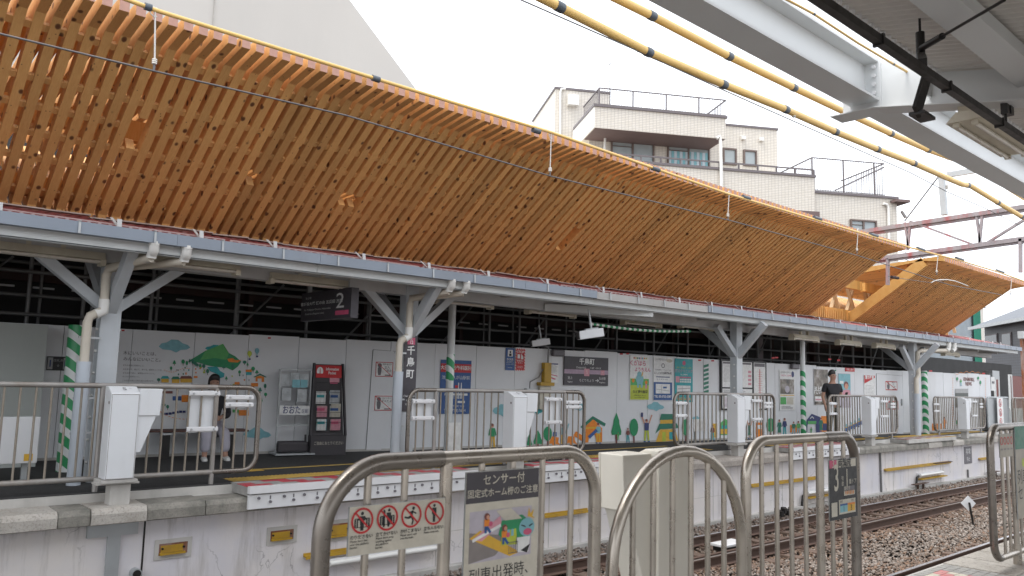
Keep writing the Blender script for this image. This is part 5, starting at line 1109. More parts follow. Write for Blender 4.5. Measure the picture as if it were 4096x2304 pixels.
# right hand lower wing
u5, zw = bf(3262, 775, -2.4); u6, _ = bf(3586, 790, -2.4); zw = bf(3420, 785, -2.4)[1]
m = M1('facade_tile'); lb(m, u4+.01, u6, -2.4, 9, 0, zw); bpart(m, 'wall'); m = M1('building_trim'); lb(m, u4, u6+.08, -2.5, 9, zw, zw+.14); bpart(m, 'coping')
ur, _ = bf(3548, 780, -2.4); brail(u4+.1, ur, -2.2, zw+.14, 2.0, dep2=2.0)
m = M1('building_trim'); m.beam((u4+1.5, -2.2*sg, zw+.3), (ur, -2.2*sg, zw+1.9), .05, .08); bpart(m, 'stair_rail')
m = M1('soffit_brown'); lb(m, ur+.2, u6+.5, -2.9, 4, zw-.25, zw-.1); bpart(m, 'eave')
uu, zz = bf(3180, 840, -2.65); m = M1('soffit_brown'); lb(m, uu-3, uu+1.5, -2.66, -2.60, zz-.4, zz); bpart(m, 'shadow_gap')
def bpipe(pts, dep, r=.07):
    m = M1('pvc_white'); q = []
    for x, y in pts: u, z = bf(x, y, dep); q.append((u, dep*sg, z))
    m.tube(q, r, 8); bpart(m, 'drain_pipe')
bpipe([(2262, 356), (2246, 356), (2241, 372), (2241, 560)], 3.4); bpipe([S1(840, 455), S1(868, 440), S1(872, 460), S1(866, 640)], -.6); bpipe([S1(1795, 525), S1(1820, 505), S1(1825, 540), S1(1832, 790), S1(1834, 960)], -2.75, .09)
bpipe([(3533, 815), (3548, 818), (3553, 830), (3556, 960)], -2.5, .08)
u, z = bf(2286, 405, 3.4); m = M1('pvc_white'); lb(m, u-.25, u+.4, 3.1, 3.5, z-.3, z+.35); bpart(m, 'vent_hood')
for x, y in (S1(2015, 520), S1(2165, 533)): u, z = bf(x, y, -.1); m = M1('pvc_white'); lb(m, u-.12, u+.12, -.2, 0, z-.1, z+.1); bpart(m, 'vent_cap')
bwin(3405, 890, 3500, 940, dw=-2.42)
# wall of the left part in shade (white side)
# tower side window, small
# aerial
p = PP(2440, 340, O+vx*5, vx); p2 = PP(2440, 188, O+vx*5, vx); t = thing('tv_aerial', 'thin tv aerial mast on the roof of the tiled apartment house', 'aerial', p)
m = M1('wire_grey'); m.tube([p-ZA*1.5, p2], .03, 6); h = p2.lerp(p, .45); dr = (ux*.6-vx*.8).normalized(); m.tube([h-dr*2.2-ZA*.25, h+dr*2.2+ZA*.25], .014, 4)
for k in range(13): c = h+dr*(-2.1+k*.35)+ZA*(.25*(-1+k/6)); m.tube([c-ux*.25, c+ux*.25], .005, 4)
m.build('mast', t)
# farther buildings on the right
def block(name, label, x0, y0, x1, yb, Y, mt, dep=8, cat='building'):
    a = PY(x0, y0, Y); c = PY(x1, y0, Y); b_ = PY(x0, yb, Y); m = M1(mt); m.box((a.x, Y, 0), (c.x, Y+dep, a.z)); o = m.build(name); tag(o, label, cat); return o, a, c
# scaffolded tower of the same street
o, a, c = block('scaffolded_building', 'building under construction wrapped in grey sheets and green net beyond the canopies', 3430, 1000, 3890, 1500, 38, 'net_grey', 10)
m = M1('net_green'); x0 = c.x-1.6; 
for k in range(14): m.add([(x0+.18*k, 37.7-.12*(k % 2), 0), (x0+.18*(k+1), 37.7-.12*((k+1) % 2), 0), (x0+.18*(k+1), 37.7-.12*((k+1) % 2), a.z+1.6), (x0+.18*k, 37.7-.12*(k % 2), a.z+1.6-.06*k)], [(0, 1, 2, 3)])
m.build('green_net', o)
m = M1('dark_pipe'); z = a.z
for k in range(12): q = a.x+(c.x-a.x)*k/11; m.tube([(q, 37.9, z-1), (q, 37.9, z+1.3)], .04, 6)
for dz in (.4, .8, 1.25): m.tube([(a.x, 37.9, z+dz), (c.x, 37.9, z+dz)], .035, 6)
m.build('guard_rail', o)
o, a, c = block('tiled_building', 'narrow cream tiled building edge right of the green net', 3880, 1190, 3932, 1500, 44, 'facade_tile', 5)
m = M1('building_trim'); m.beam((a.x-.3, 43.9, a.z+.1), (c.x+.4, 43.9, a.z-1.1), .3, .1); m.build('eave', o)
HD = Vector((math.sin(math.radians(52.7)), math.cos(math.radians(52.7)), 0)); HN = Vector((-HD.y, HD.x, 0))
rv = ray(3937, 1306); HC = EYE+rv*(62/rv.length); Fh = Matrix(((-HD.x, HN.x, 0, HC.x), (-HD.y, HN.y, 0, HC.y), (0, 0, 1, 0), (0, 0, 0, 1)))    # x towards the viewer's right, y out of the wall
def hp_(x, y): q = Fh.inverted() @ PP(x, y, HC, HN); return q.x, q.z
zh = HC.z; hs_ = thing('brick_house', 'dark slate coloured brick house with a grey tiled roof at the far right', 'house', (HC.x, HC.y, 0))
m = M1('brick_dark'); m.M = Fh; m.box((0, -9, 0), (8, 0, zh+.05)); m.build('wall', hs_)
m = M1('roof_tile_dark'); m.M = Fh; m.prism([(-.6, .7, zh-.05), (-.6, -4.5, zh+2.2), (-.6, -9.7, zh-.05)], (8.8, 0, 0), 0); m.mat('galv'); m.box((-.65, .68, zh-.22), (8.3, .8, zh-.02)); m.build('roof', hs_)
for x0, y0, x1, y1 in ((3945, 1345, 3990, 1374), (4012, 1338, 4045, 1388), (4085, 1328, 4130, 1372)):
    a0, z1 = hp_(x0, y0); a1, _ = hp_(x1, y0); _, z0 = hp_(x0, y1); m = M1('building_trim'); m.M = Fh; m.box((a0-.08, 0, z0-.08), (a1+.08, .06, z1+.08)); w_ = m.build('window', hs_); m = M1('window_dark'); m.M = Fh; m.box((a0, .06, z0), (a1, .075, z1)); m.build('pane', w_)
# ------------------------------------------------------------------ fence, posts at far right of the far platform
t = thing('sheet_fence', 'fence of brown sheets in pale frames at the right end behind the platform', 'fence', PZ(4030, 1640, FP)); Y0 = 11.2
xs_ = [PY(x, 1495, Y0).x for x in (3978, 3992, 4036, 4044, 4090, 4140, 4190)]; zt_ = PY(4000, 1495, Y0).z
for k in range(len(xs_)-1):
    m = M1('fascia_white'); m.box((xs_[k]-.05, Y0-.03, FP), (xs_[k]+.05, Y0+.03, zt_)); m.build('post', t)
    if k != 1: m = M1('ink_brown'); m.box((xs_[k]+.05, Y0, .9), (xs_[k+1]-.05, Y0+.02, zt_-.05)); m.build('brown_sheet', t)
    m = M1('panel_grey'); m.box((xs_[k]+.05, Y0, FP), (xs_[k+1]-.05, Y0+.02, .9)); m.build('lower_sheet', t)
a = PY(4090, 1340, 10.6); t = thing('rusty_post', 'rusty white post at the right frame edge with a small grey box', 'post', (a.x, 10.6, FP)); m = M1('rust'); m.box((a.x-.09, 10.52, -.5), (a.x+.09, 10.68, PY(4090, 1345, 10.6).z)); m.build('post', t); m = M1('galv'); q = PY(4088, 1350, 10.5); m.box((q.x-.2, 10.4, q.z-.05), (q.x+.3, 10.6, q.z+.25)); m.build('box', t)
a = PY(3966, 1500, 10.4); m = M1('galv'); m.cbox((a.x, 10.4, a.z), (.75, .3, .32)); tag(m.build('site_floodlight'), 'grey box lamp at the right end of the hoarding', 'lamp')
a = PY(3960, 1535, 10.3); m = M1('ink_white'); m.cbox((a.x, 10.3, a.z), (.4, .2, .5)); m.mat('ink_mid'); m.cbox((a.x, 10.19, a.z+.05), (.2, .02, .08)); tag(m.build('meter_box'), 'small white meter box under the grey box lamp', 'box')
# ------------------------------------------------------------------ red white catenary gantry
G = [PY(3443, 925, 0) for _ in range(1)]
XG = 22.2
def gx(x, y): return PX(x, y, XG)
t = thing('catenary_gantry', 'weathered grey truss gantry with peeling red paint spanning the tracks', 'gantry', gx(3600, 950))
A = gx(3400, 935); B_ = gx(4096, 828); dirv = (B_-A).normalized(); A2 = A-dirv*3; B2 = B_+dirv*6
C = gx(3555, 1030); D_ = gx(4096, 955); d2 = (D_-C).normalized(); C2 = C-d2*2.5; D2 = D_+d2*6
m = M1('gantry_paint'); m.beam(A2, B2, .12, .11); m.beam(A2-ZA*.09, B2-ZA*.09, .02, .09); m.build('top_chord', t)
m = M1('gantry_paint'); m.beam(C2, D2, .10, .11); m.beam(C2-ZA*.08, D2-ZA*.08, .02, .08); m.build('bottom_chord', t)
for (x0, y0, x1, y1) in ((3620, 890, 3635, 995), (3642, 890, 3630, 1000), (3905, 855, 3922, 975), (3930, 855, 3918, 975), (3640, 885, 3910, 985), (4096, 880, 3935, 980), (4150, 820, 4120, 955)):
    m = M1('gantry_paint'); m.beam(gx(x0, y0), gx(x1, y1), .055, .085, XA); m.build('lattice_bar', t)
for x, y0, y1 in ((3551, 1035, 1140), (4082, 955, 1090)):
    p = gx(x, y0); q = gx(x, y1); m = M1('gantry_paint'); m.beam(p, q, .07, .10, XA); m.build('drop_arm', t)
m = M1('galv'); p = gx(3766, 705); q = gx(3778, 860); m.beam(p, q, .14, .14, XA); m.beam(gx(3790, 700), gx(4030, 660), .08, .14); m.build('mast', t)
m = M1('wire_grey'); m.tube([gx(3754, 706), gx(3618, 885)], .018, 6); m.tube([gx(3606, 845), gx(3622, 870)], .04, 6); m.build('stay_wire', t)
# gantry legs outside the view
m = M1('gantry_paint'); 
e1 = A2; m.beam((XG, e1.y, 0), (XG, e1.y, A2.z), .25, .25, XA); m.beam((XG, D2.y, -1.2), (XG, D2.y, B2.z), .3, .3, XA); m.build('leg', t)
# ------------------------------------------------------------------ overhead wires
YC = 7.63
def wire(name, label, cat, pts, Y, r, mt, ext=1, grp=None, parent=None, seg=8):
    q = [PY(x, y, Y) for x, y in pts]
    if ext: q.insert(0, q[0]+(q[0]-q[1])*1.5)
    m = M1(mt); m.tube(q, r, seg); o = m.build(name, parent); return tag(o, label, cat, grp) if label else o
wire('contact_wire', 'thin grey contact wire running in front of the timber canopy', 'wire', [(0, 135), (620, 285), (1385, 462), (2205, 705), (2920, 882), (3430, 1022), (3800, 1140), (4096, 1197)], YC, .010, 'wire_grey')
c_ = wire('covered_wire', 'yellow sheathed wire along the eave of the timber canopy', 'wire', [(526, 5), (620, 40), (1503, 315), (2205, 530), (2910, 775), (3640, 990), (3850, 1045), (4000, 1090), (4096, 1125)], YC, .022, 'yellow_cable')
for x, y in ((592, 28), (1503, 315), (2145, 523), (2622, 676), (2985, 790), (3270, 873), (3495, 940), (3683, 996), (3838, 1035), (4000, 1085)):
    a = PY(x-14, y-4, YC); b_ = PY(x+14, y+5, YC); m = M1('black_tape'); m.tube([a, b_], .037, 8); m.build('tape_joint', c_)
for x, y0, y1 in ((620, 40, 285), (2205, 535, 705), (2917, 770, 882), (3433, 920, 1015), (3752, 1025, 1100), (4048, 1110, 1180)):
    a = PY(x, y0, YC); b_ = PY(x-5, y1, YC); t = thing('wire_hanger', {620: 'leftmost white hanger rod with insulator, in front of the big left slats', 2205: 'second hanger rod from the left, above the middle slats', 2917: 'third hanger rod from the left, below the apartment house terrace', 3433: 'fourth hanger rod, near the right end of the long timber canopy', 3752: 'fifth hanger rod, in front of the shorter timber canopy', 4048: 'rightmost hanger rod at the far end of the shorter timber canopy'}[x], 'hanger', b_, 'hangers between covered wire and contact wire')
    m = M1('wire_white'); m.tube([a+ZA*.03, b_+ZA*.12], .008, 6); m.tube(arc(a+ZA*-.02, .045, 0, 300, 8), .006, 5); m.build('rod', t)
    m = M1('insulator'); 
    for k in range(3): m.tube([b_+ZA*(.07+k*.018), b_+ZA*(.082+k*.018)], .024, 8)
    m.build('insulator', t); m = M1('wire_grey'); m.tube([b_, b_+ZA*.06], .012, 6); m.build('clip', t)
def feeder(label, pts, Y, r, joints, name='feeder_cable'):
    q = [PY(x, y, Y) for x, y in pts]; q.insert(0, q[0]+(q[0]-q[1])*2); m = M1('yellow_cable'); m.tube(q, r, 14); o = m.build(name); tag(o, label, 'cable', 'yellow sheathed cables overhead')
    for x, y in joints:
        v = ray(x, y); k = min(range(len(pts)-1), key=lambda i: 0 if pts[i][0] <= x <= pts[i+1][0] else 1e9+abs(pts[i][0]-x))
        a = q[k+1]; b_ = q[k+2]; f = (x-pts[k][0])/max(1, pts[k+1][0]-pts[k][0]); cc = PY(x, pts[k][1]+(pts[k+1][1]-pts[k][1])*f, Y); d = (b_-a).normalized()
        m = M1('black_tape'); m.tube([cc-d*(r+.005), cc-d*r*.8, cc+d*r*.8, cc+d*(r+.005)], [r*1.04, r*1.12, r*1.12, r*1.04], 14); m.build('joint_sleeve', o)
    return o
YF = 4.45
P1 = lambda x, y: (2900+x/2.0702, y/2.0702)
F1 = [(2180, -2), (2590, 207), (2900, 340), P1(500, 905), P1(912, 1090), P1(1262, 1235), P1(1560, 1350), (3795, 715), P2 if False else (3850, 738), (3880, 742), (3995, 812), (4096, 872)]
feeder('lower thick yellow sheathed cable passing over the apartment house', F1, YF, .040, [(2237, 24), (2592, 208), (2893, 335), (3142, 440), (3341, 528), (3509, 598), (3655, 655), (3870, 742), (3990, 808), (4085, 862)])
F2 = [(2480, 0), (2605, 62), (2910, 222), P1(568, 725), P1(1008, 935), P1(1372, 1105), P1(1682, 1240), (3840, 645), (3960, 700), (4096, 790)]
feeder('middle thick yellow sheathed cable above the lower one', F2, YF, .040, [(2606, 62), (2915, 224), (3174, 353), (3387, 452), (3563, 534), (3712, 600), (3838, 644), (3975, 705)])
F3 = [(2680, 0), (2900, 128), P1(345, 460), P1(1250, 955), P1(1840, 1275), (3848, 650), (4000, 740), (4096, 800)]
feeder('thin yellow sheathed wire above the two thick cables', F3, 4.45, .012, [(3066, 222), (3505, 462), (3813, 633), (4042, 755)])
F4 = [P1(520, 0), P1(735, 115), P1(1100, 355), P1(1395, 530), P1(1500, 590), (3720, 345)]
feeder('thin yellow wire seen between the girder and the near canopy edge', F4, 2.75, .010, [P1(735, 115), P1(1395, 530)])
wire('contact_wire', 'thin grey wire below the thick yellow cables over the apartment house', 'wire', [(2085, 0), (2520, 190), (2900, 363), (3175, 485), (3640, 690), (3790, 768), (3945, 835), (4096, 910)], YF, .006, 'wire_grey')
for x, y0, y1 in ((3175, 440, 485), (3788, 615, 768)):
    a = PY(x, y0, YF); b_ = PY(x, y1, YF); t = thing('wire_hanger', ('short ceramic hanger clipped under the lower thick yellow cable' if x < 3500 else 'long white hanger dropping past the yellow cables at right'), 'hanger', b_); m = M1('wire_white'); m.tube([a, b_+ZA*.04], .006, 6); m.build('rod', t); m = M1('insulator')
    for k in range(3): m.tube([b_+ZA*(.05+k*.02), b_+ZA*(.062+k*.02)], .024, 8)
    m.build('insulator', t)
wire('curved_arm', 'white curved pull-off arm in front of the second timber canopy', 'pull-off arm', [(3725, 1131), (3738, 1123), (3760, 1119), (3790, 1119), (3820, 1124), (3845, 1133), (3872, 1144)], YC, .013, 'wire_white', 0)
wire('steady_wire', 'thin wire with a brown insulator holding the pull-off arm', 'wire', [(3553, 1105), (3600, 1113), (3660, 1122), (3725, 1131)], YC, .007, 'wire_grey', 0)
a_ = PY(3566, 1108, YC); b_ = PY(3592, 1112, YC); m = M1('dark_rust'); m.tube([a_, b_], .035, 8); m.build('insulator', bpy.data.objects['steady_wire'])
# ================================================================== PLATFORM BARRIERS, far side
YB = 9.55
def rrect(x0, x1, z0, z1, Y, rl, rr_, n=7):
    pts = []
    pts += arc((x1-rr_, Y, z0+rr_), rr_, -90, 0, n); pts += arc((x1-rr_, Y, z1-rr_), rr_, 0, 90, n)
    pts += arc((x0+rl, Y, z1-rl), rl, 90, 180, n); pts += arc((x0+rl, Y, z0+rl), rl, 180, 270, n); return pts
BAR = {}
def bars(xs, Y, z0, z1, r, mt, par, name='bar'):
    for x in xs:
        k = (round(z0, 3), round(z1, 3), r, mt)
        if k not in BAR: m = M1(mt); m.tube([(0, 0, z0), (0, 0, z1)], r, 10, caps=False); o = m.build(name); BAR[k] = o.data
        else: o = bpy.data.objects.new(name, BAR[k]); COL.objects.link(o)
        o.parent = par; o.matrix_parent_inverse = Matrix.Translation(-par.location); o.location = (x, Y, 0)
def signback(px0, py0, px1, py1, par, clamp=2):
    a = PY(px0, py1, YB-.04); c = PY(px1, py0, YB-.04); m = M1('cab_paint'); m.box((a.x, YB+.025, a.z), (c.x, YB+.04, c.z)); o = m.build('sign_back', par)
    m = M1('white_paint'); h = c.z-a.z
    for z in ((a.z+.04, c.z-.04) if h > .2 else (a.z+h*.25, c.z-h*.2)): m.box((a.x-.02, YB-.04, z-.018), (c.x+.02, YB-.025, z+.018)); m.box((a.x-.02, YB-.025, z-.03), (c.x+.02, YB-.02, z+.03))
    m.mat('galv')
    for z in ((a.z+.04, c.z-.04) if h > .2 else (a.z+h*.25, c.z-h*.2)):
        for x in (a.x+.03, c.x-.03): m.tube([(x, YB-.05, z), (x, YB-.035, z)], .012, 8)
    m.build('clamp', o)
def far_fence(label, xl, xr, posts, backs, yl=1570):
    X0 = PY(xl, yl, YB).x; X1 = PY(xr, yl, YB).x; z0, z1 = .36, 1.36
    t = thing('platform_barrier', label, 'barrier', (X0, YB, FP), 'tube barriers along the far platform edge')
    r = .17; px = [PY(p, yl, YB).x for p in posts]
    full = rrect(X0, X1, z0, z1, YB, r, r)
    m = M1('steel_far'); m.tube([(px[0], YB, z1), (px[-1], YB, z1)], .030, 12); m.tube([(px[0], YB, z0), (px[-1], YB, z0)], .030, 12); m.build('rails', t)
    m = M1('steel_dark' if False else 'steel_far'); 
    m.mat('steel_dark')
    m.tube([(px[-1], YB, z0)]+arc((X1-r, YB, z0+r), r, -90, 0, 7)+arc((X1-r, YB, z1-r), r, 0, 90, 7)+[(px[-1], YB, z1)], .031, 12)
    m.build('end_bend', t); m = M1('steel_dark'); m.tube([(px[0], YB, z1)]+arc((X0+r, YB, z1-r), r, 90, 180, 7)+arc((X0+r, YB, z0+r), r, 180, 270, 7)+[(px[0], YB, z0)], .031, 12); m.build('end_bend', t)
    for p in px: m = M1('steel_far'); m.tube([(p, YB, FP-.1), (p, YB, z1)], .028, 12); m.build('post', t)
    xs = []; n = max(2, int((X1-X0)/.14)); 
    for i in range(1, n):
        x = X0+i*(X1-X0)/n
        if min(abs(x-p) for p in px) > .055: xs.append(x)
    bars(xs, YB, z0, z1, .0125, 'steel_bar', t)
    for b_ in backs: signback(*b_, t)
far_fence('left barrier running out of the frame with a big white sign back', -900, 1040, (-300, 412, 868), ((754, 1561, 876, 1732), (909, 1580, 1011, 1633)), 1560)
far_fence('second barrier from the left in front of the blue clinic poster', 1637, 2338, (1743, 2024, 2259), ((1655, 1595, 1737, 1685), (2187, 1588, 2246, 1700), (2269, 1603, 2325, 1637)))
far_fence('third barrier from the left below the third canopy column', 2697, 3096, (2751, 2917, 3052), ((2706, 1605, 2748, 1672), (3012, 1596, 3048, 1685), (3060, 1608, 3090, 1634)), 1580)
far_fence('fourth barrier from the left in front of the standing person', 3313, 3586, (3349, 3464, 3563), ((3321, 1608, 3347, 1662), (3527, 1600, 3553, 1672), (3566, 1612, 3582, 1634)), 1587)
far_fence('fifth barrier in front of the small news mural', 3734, 3935, (3752, 3842, 3918), ((3740, 1612, 3758, 1650), (3892, 1602, 3910, 1668), (3922, 1612, 3932, 1634)), 1590)
far_fence('short barrier piece at the far right edge of the platform', 4047, 4200, (4060, 4150), (), 1592)
t = thing('panel_barrier', 'grey sheet barrier panel with a white strip of three prohibition marks', 'barrier', PZ(4000, 1740, FP))
a = PY(3955, 1740, 9.7); c = PY(4032, 1595, 9.7); m = M1('galv'); m.box((a.x, 9.7, .26), (c.x, 9.72, 1.36)); m.tube(rrect(a.x, c.x, .26, 1.37, 9.7, .1, .1), .03, 8, closed=True); m.build('sheet', t)
a = PY(4002, 1650, 9.6); m = MB(); m.M = frame(a, XA); m.board(.6, 1.02, .01, 'ink_white'); 
for k in range(3): m.mat('ink_red'); m.ring(0, .33-k*.33, .105, .14, .003); m.L(-.1, .43-k*.33, .1, .23-k*.33, .035, .004); m.mat('ink_mid'); m.C(0, .35-k*.33, .035, .0035); m.R(-.05, .25-k*.33, .05, .33-k*.33, .0035)
m.build('sign_plate', t)
# --- sensor cabinets
def cabinet(label, x, y, z, rot, mt='cab_paint', grp='sensor cabinets at the far platform barriers', base=True, sc=1.):
    t = thing('sensor_cabinet', label, 'cabinet', (x, y, z), grp); t.rotation_euler = (0, 0, rot); t.scale = (sc, sc, sc)
    def pb(m, name, par=t, bev=0.):
        me = m.build(name, None, bev); me.parent = par; return me
    W_, D_, z0, z1 = .145, .12, .27, 1.24
    m = M1(mt); m.prism([(-W_, -D_, z0), (-W_, -D_, z1-.07), (-W_, D_*.2, z1), (-W_, D_, z1), (-W_, D_, z0)], (2*W_, 0, 0), 0); bd = pb(m, 'body', t, .008)
    m = M1('ink_shade')
    for s_ in (-1, 1): m.box((s_*W_*.93-.002, -D_-.0015, z0+.01), (s_*W_*.93+.002, -D_, z1-.08))
    m.box((-W_+.01, -D_-.0015, z1-.085), (W_-.01, -D_, z1-.08)); m.box((-W_+.004, -D_-.0015, z0+.005), (W_-.004, -D_, z0+.01)); m.tube([(-W_-.003, -.06, z1-.17), (-W_+.01, -.06, z1-.17)], .017, 10); pb(m, 'seams', bd)
    m = M1('ink_black'); m.M = Matrix.Translation((0, -.05, z1-.028)) @ Matrix.Rotation(math.atan2(.07, D_*1.2), 4, 'X'); m.T('ຽ' if False else 'S', 0, 0, .09, .004); pb(m, 'mark', bd)
    m = M1(mt); x0 = W_+.002
    m.prism([(x0, -D_+.03, z1-.02), (x0+.235, -D_+.03, z1-.02), (x0+.22, -D_+.03, z1-.31), (x0+.19, -D_+.03, z1-.315), (x0+.05, -D_+.03, z1-.70), (x0, -D_+.03, z1-.70)], (0, .16, 0), 0)
    m.prism([(x0+.0, -D_+.028, z1-.02), (x0+.235, -D_+.028, z1-.02), (x0+.22, -D_+.028, z1-.31), (x0, -D_+.028, z1-.31)], (0, -.012, 0), 0); pb(m, 'sensor_hood', t, .006)
    if base:
        m = M1('mortar'); m.cbox((0, 0, z0-.02), (.36, .28, .03)); m.cbox((.0, 0, z0-.045), (.42, .2, .02)); m.cbox((.03, 0, z0/2-.03), (.2, .17, z0-.06)); pb(m, 'base', t)
    else:
        m = M1('galv'); m.cbox((0, 0, z0/2), (.26, .2, z0)); pb(m, 'base', t)
for px, l in ((441, 'white sensor cabinet on the left barrier near the thick striped pole'), (2054, 'white sensor cabinet on the second barrier left of the emergency button'), (2950, 'white sensor cabinet below the third canopy column'), (3484, 'white sensor cabinet on the fourth barrier right of the standing person'), (3865, 'white sensor cabinet on the fifth barrier before the news mural')):
    p = PY(px, 1640, 9.13); cabinet(l, p.x+.145, 9.25, .12, 0)
p = PY(2779, 2000, 2.6); cabinet('beige sensor cabinet seen from behind through the arch fence', p.x-.14, 2.74, .0, math.pi, 'cab_beige', None, False, .97)
# ================================================================== BARRIERS, near side
YN = 2.45
def NX(px, py=1950): return PY(px, py, YN).x
ZT = 1.245
def near_fence(label, xl, xr, rl, rr_, bs, th, sleeveL=None, sleeveR=None, z0=.1, name='platform_barrier'):
    X0, X1 = NX(xl, 2100), NX(xr, 2100)
    t = thing(name, label, 'barrier', (X0, YN, 0), 'tube barriers on the near platform')
    top = arc((X1-rr_, YN, ZT-rr_), rr_, 0, 90, 12)+arc((X0+rl, YN, ZT-rl), rl, 90, 180, 12)
    path = [(X1, YN, z0+.15)]+top+[(X0, YN, z0+.15)]
    m = M1('steel'); m.tube([(X0+rl, YN, z0)]+arc((X1-.15, YN, z0+.15), .15, -90, 0, 6)+path[1:-1]+arc((X0+.15, YN, z0+.15), .15, 180, 270, 6)+[(X0+rl, YN, z0)], .0285, 18); m.build('frame', t)
    if sleeveL is not None:
        m = M1('steel_dark'); m.tube([(NX(sleeveL, 1850), YN, ZT)]+arc((X0+rl, YN, ZT-rl), rl, 90, 180, 14)+arc((X0+.15, YN, z0+.15), .15, 180, 270, 8), .0315, 18); m.tube([(X0, YN, .86), (X0, YN, .852)], .033, 18); m.build('dark_sleeve', t)
    if sleeveR is not None:
        m = M1('steel_dark'); m.tube(arc((X1-.15, YN, z0+.15), .15, -90, 0, 8)+arc((X1-rr_, YN, ZT-rr_), rr_, 0, 90, 14)+[(NX(sleeveR, 1750), YN, ZT)], .0315, 18); m.build('dark_sleeve', t)
    for p in th: 
        x = NX(p); m = M1('steel'); m.tube([(x, YN, 0), (x, YN, ZT)], .0245, 16); m.build('post', t)
    bars([NX(p) for p in bs], YN, z0, ZT-.004, .0135, 'steel', t)
    return t
near_fence('barrier with the prohibition sign and the sensor notice, dark curved left end', 1288, 2378, .24, .20, (1471, 1618, 1925, 2050, 2168, 2284), (1783,), sleeveL=1765)
tB = near_fence('barrier with the black car number sign and a dark right end', 2984, 3424, .20, .16, (3046, 3107, 3165, 3222, 3328, 3376), (3280,), sleeveR=3295)
tC = near_fence('barrier at the right frame edge with a dark left end and two plates', 3973, 4560, .17, .17, (4012, 4034, 4080, 4104, 4140), (4058,), sleeveL=4300, z0=.13)
m = M1('steel'); x = NX(4058); m.tube([(x, YN, 0), (x, YN, .2)], .035, 16); m.mat('coping_light'); m.box((x-.2, YN-.1, .014), (x+.25, YN+.12, .02)); m.build('foot', tC)
# arch
X0, X1 = NX(2436, 2100), NX(2952, 2000); R_ = (X1-X0)/2
t = thing('arch_barrier', 'rounded arch barrier between the sensor notice and the car number sign', 'barrier', (X0, YN-.02, 0)); ya = YN-.02; ZA1 = 1.218
rz = R_*.97
ell = [Vector((X0+R_-R_*math.cos(math.radians(a)), ya, ZA1-rz+rz*math.sin(math.radians(a)))) for a in range(0, 181, 9)]
m = M1('steel'); m.tube([(X0, ya, 0)]+ell+[(X1, ya, 0)], .0285, 18); m.build('frame', t)
m = M1('steel'); m.tube([(X0+.035, ya+.03, 0), (X0+.035, ya+.03, .8)], .022, 12); m.build('post', t)
for p in (2519, 2600, 2677, 2750, 2817, 2882):
    x = NX(p); q = (x-X0-R_)/R_; z = ZA1-rz+rz*math.sqrt(max(0, 1-q*q)); m = M1('steel'); m.tube([(x, ya, .1), (x, ya, z)], .0145, 12); m.build('bar', t)
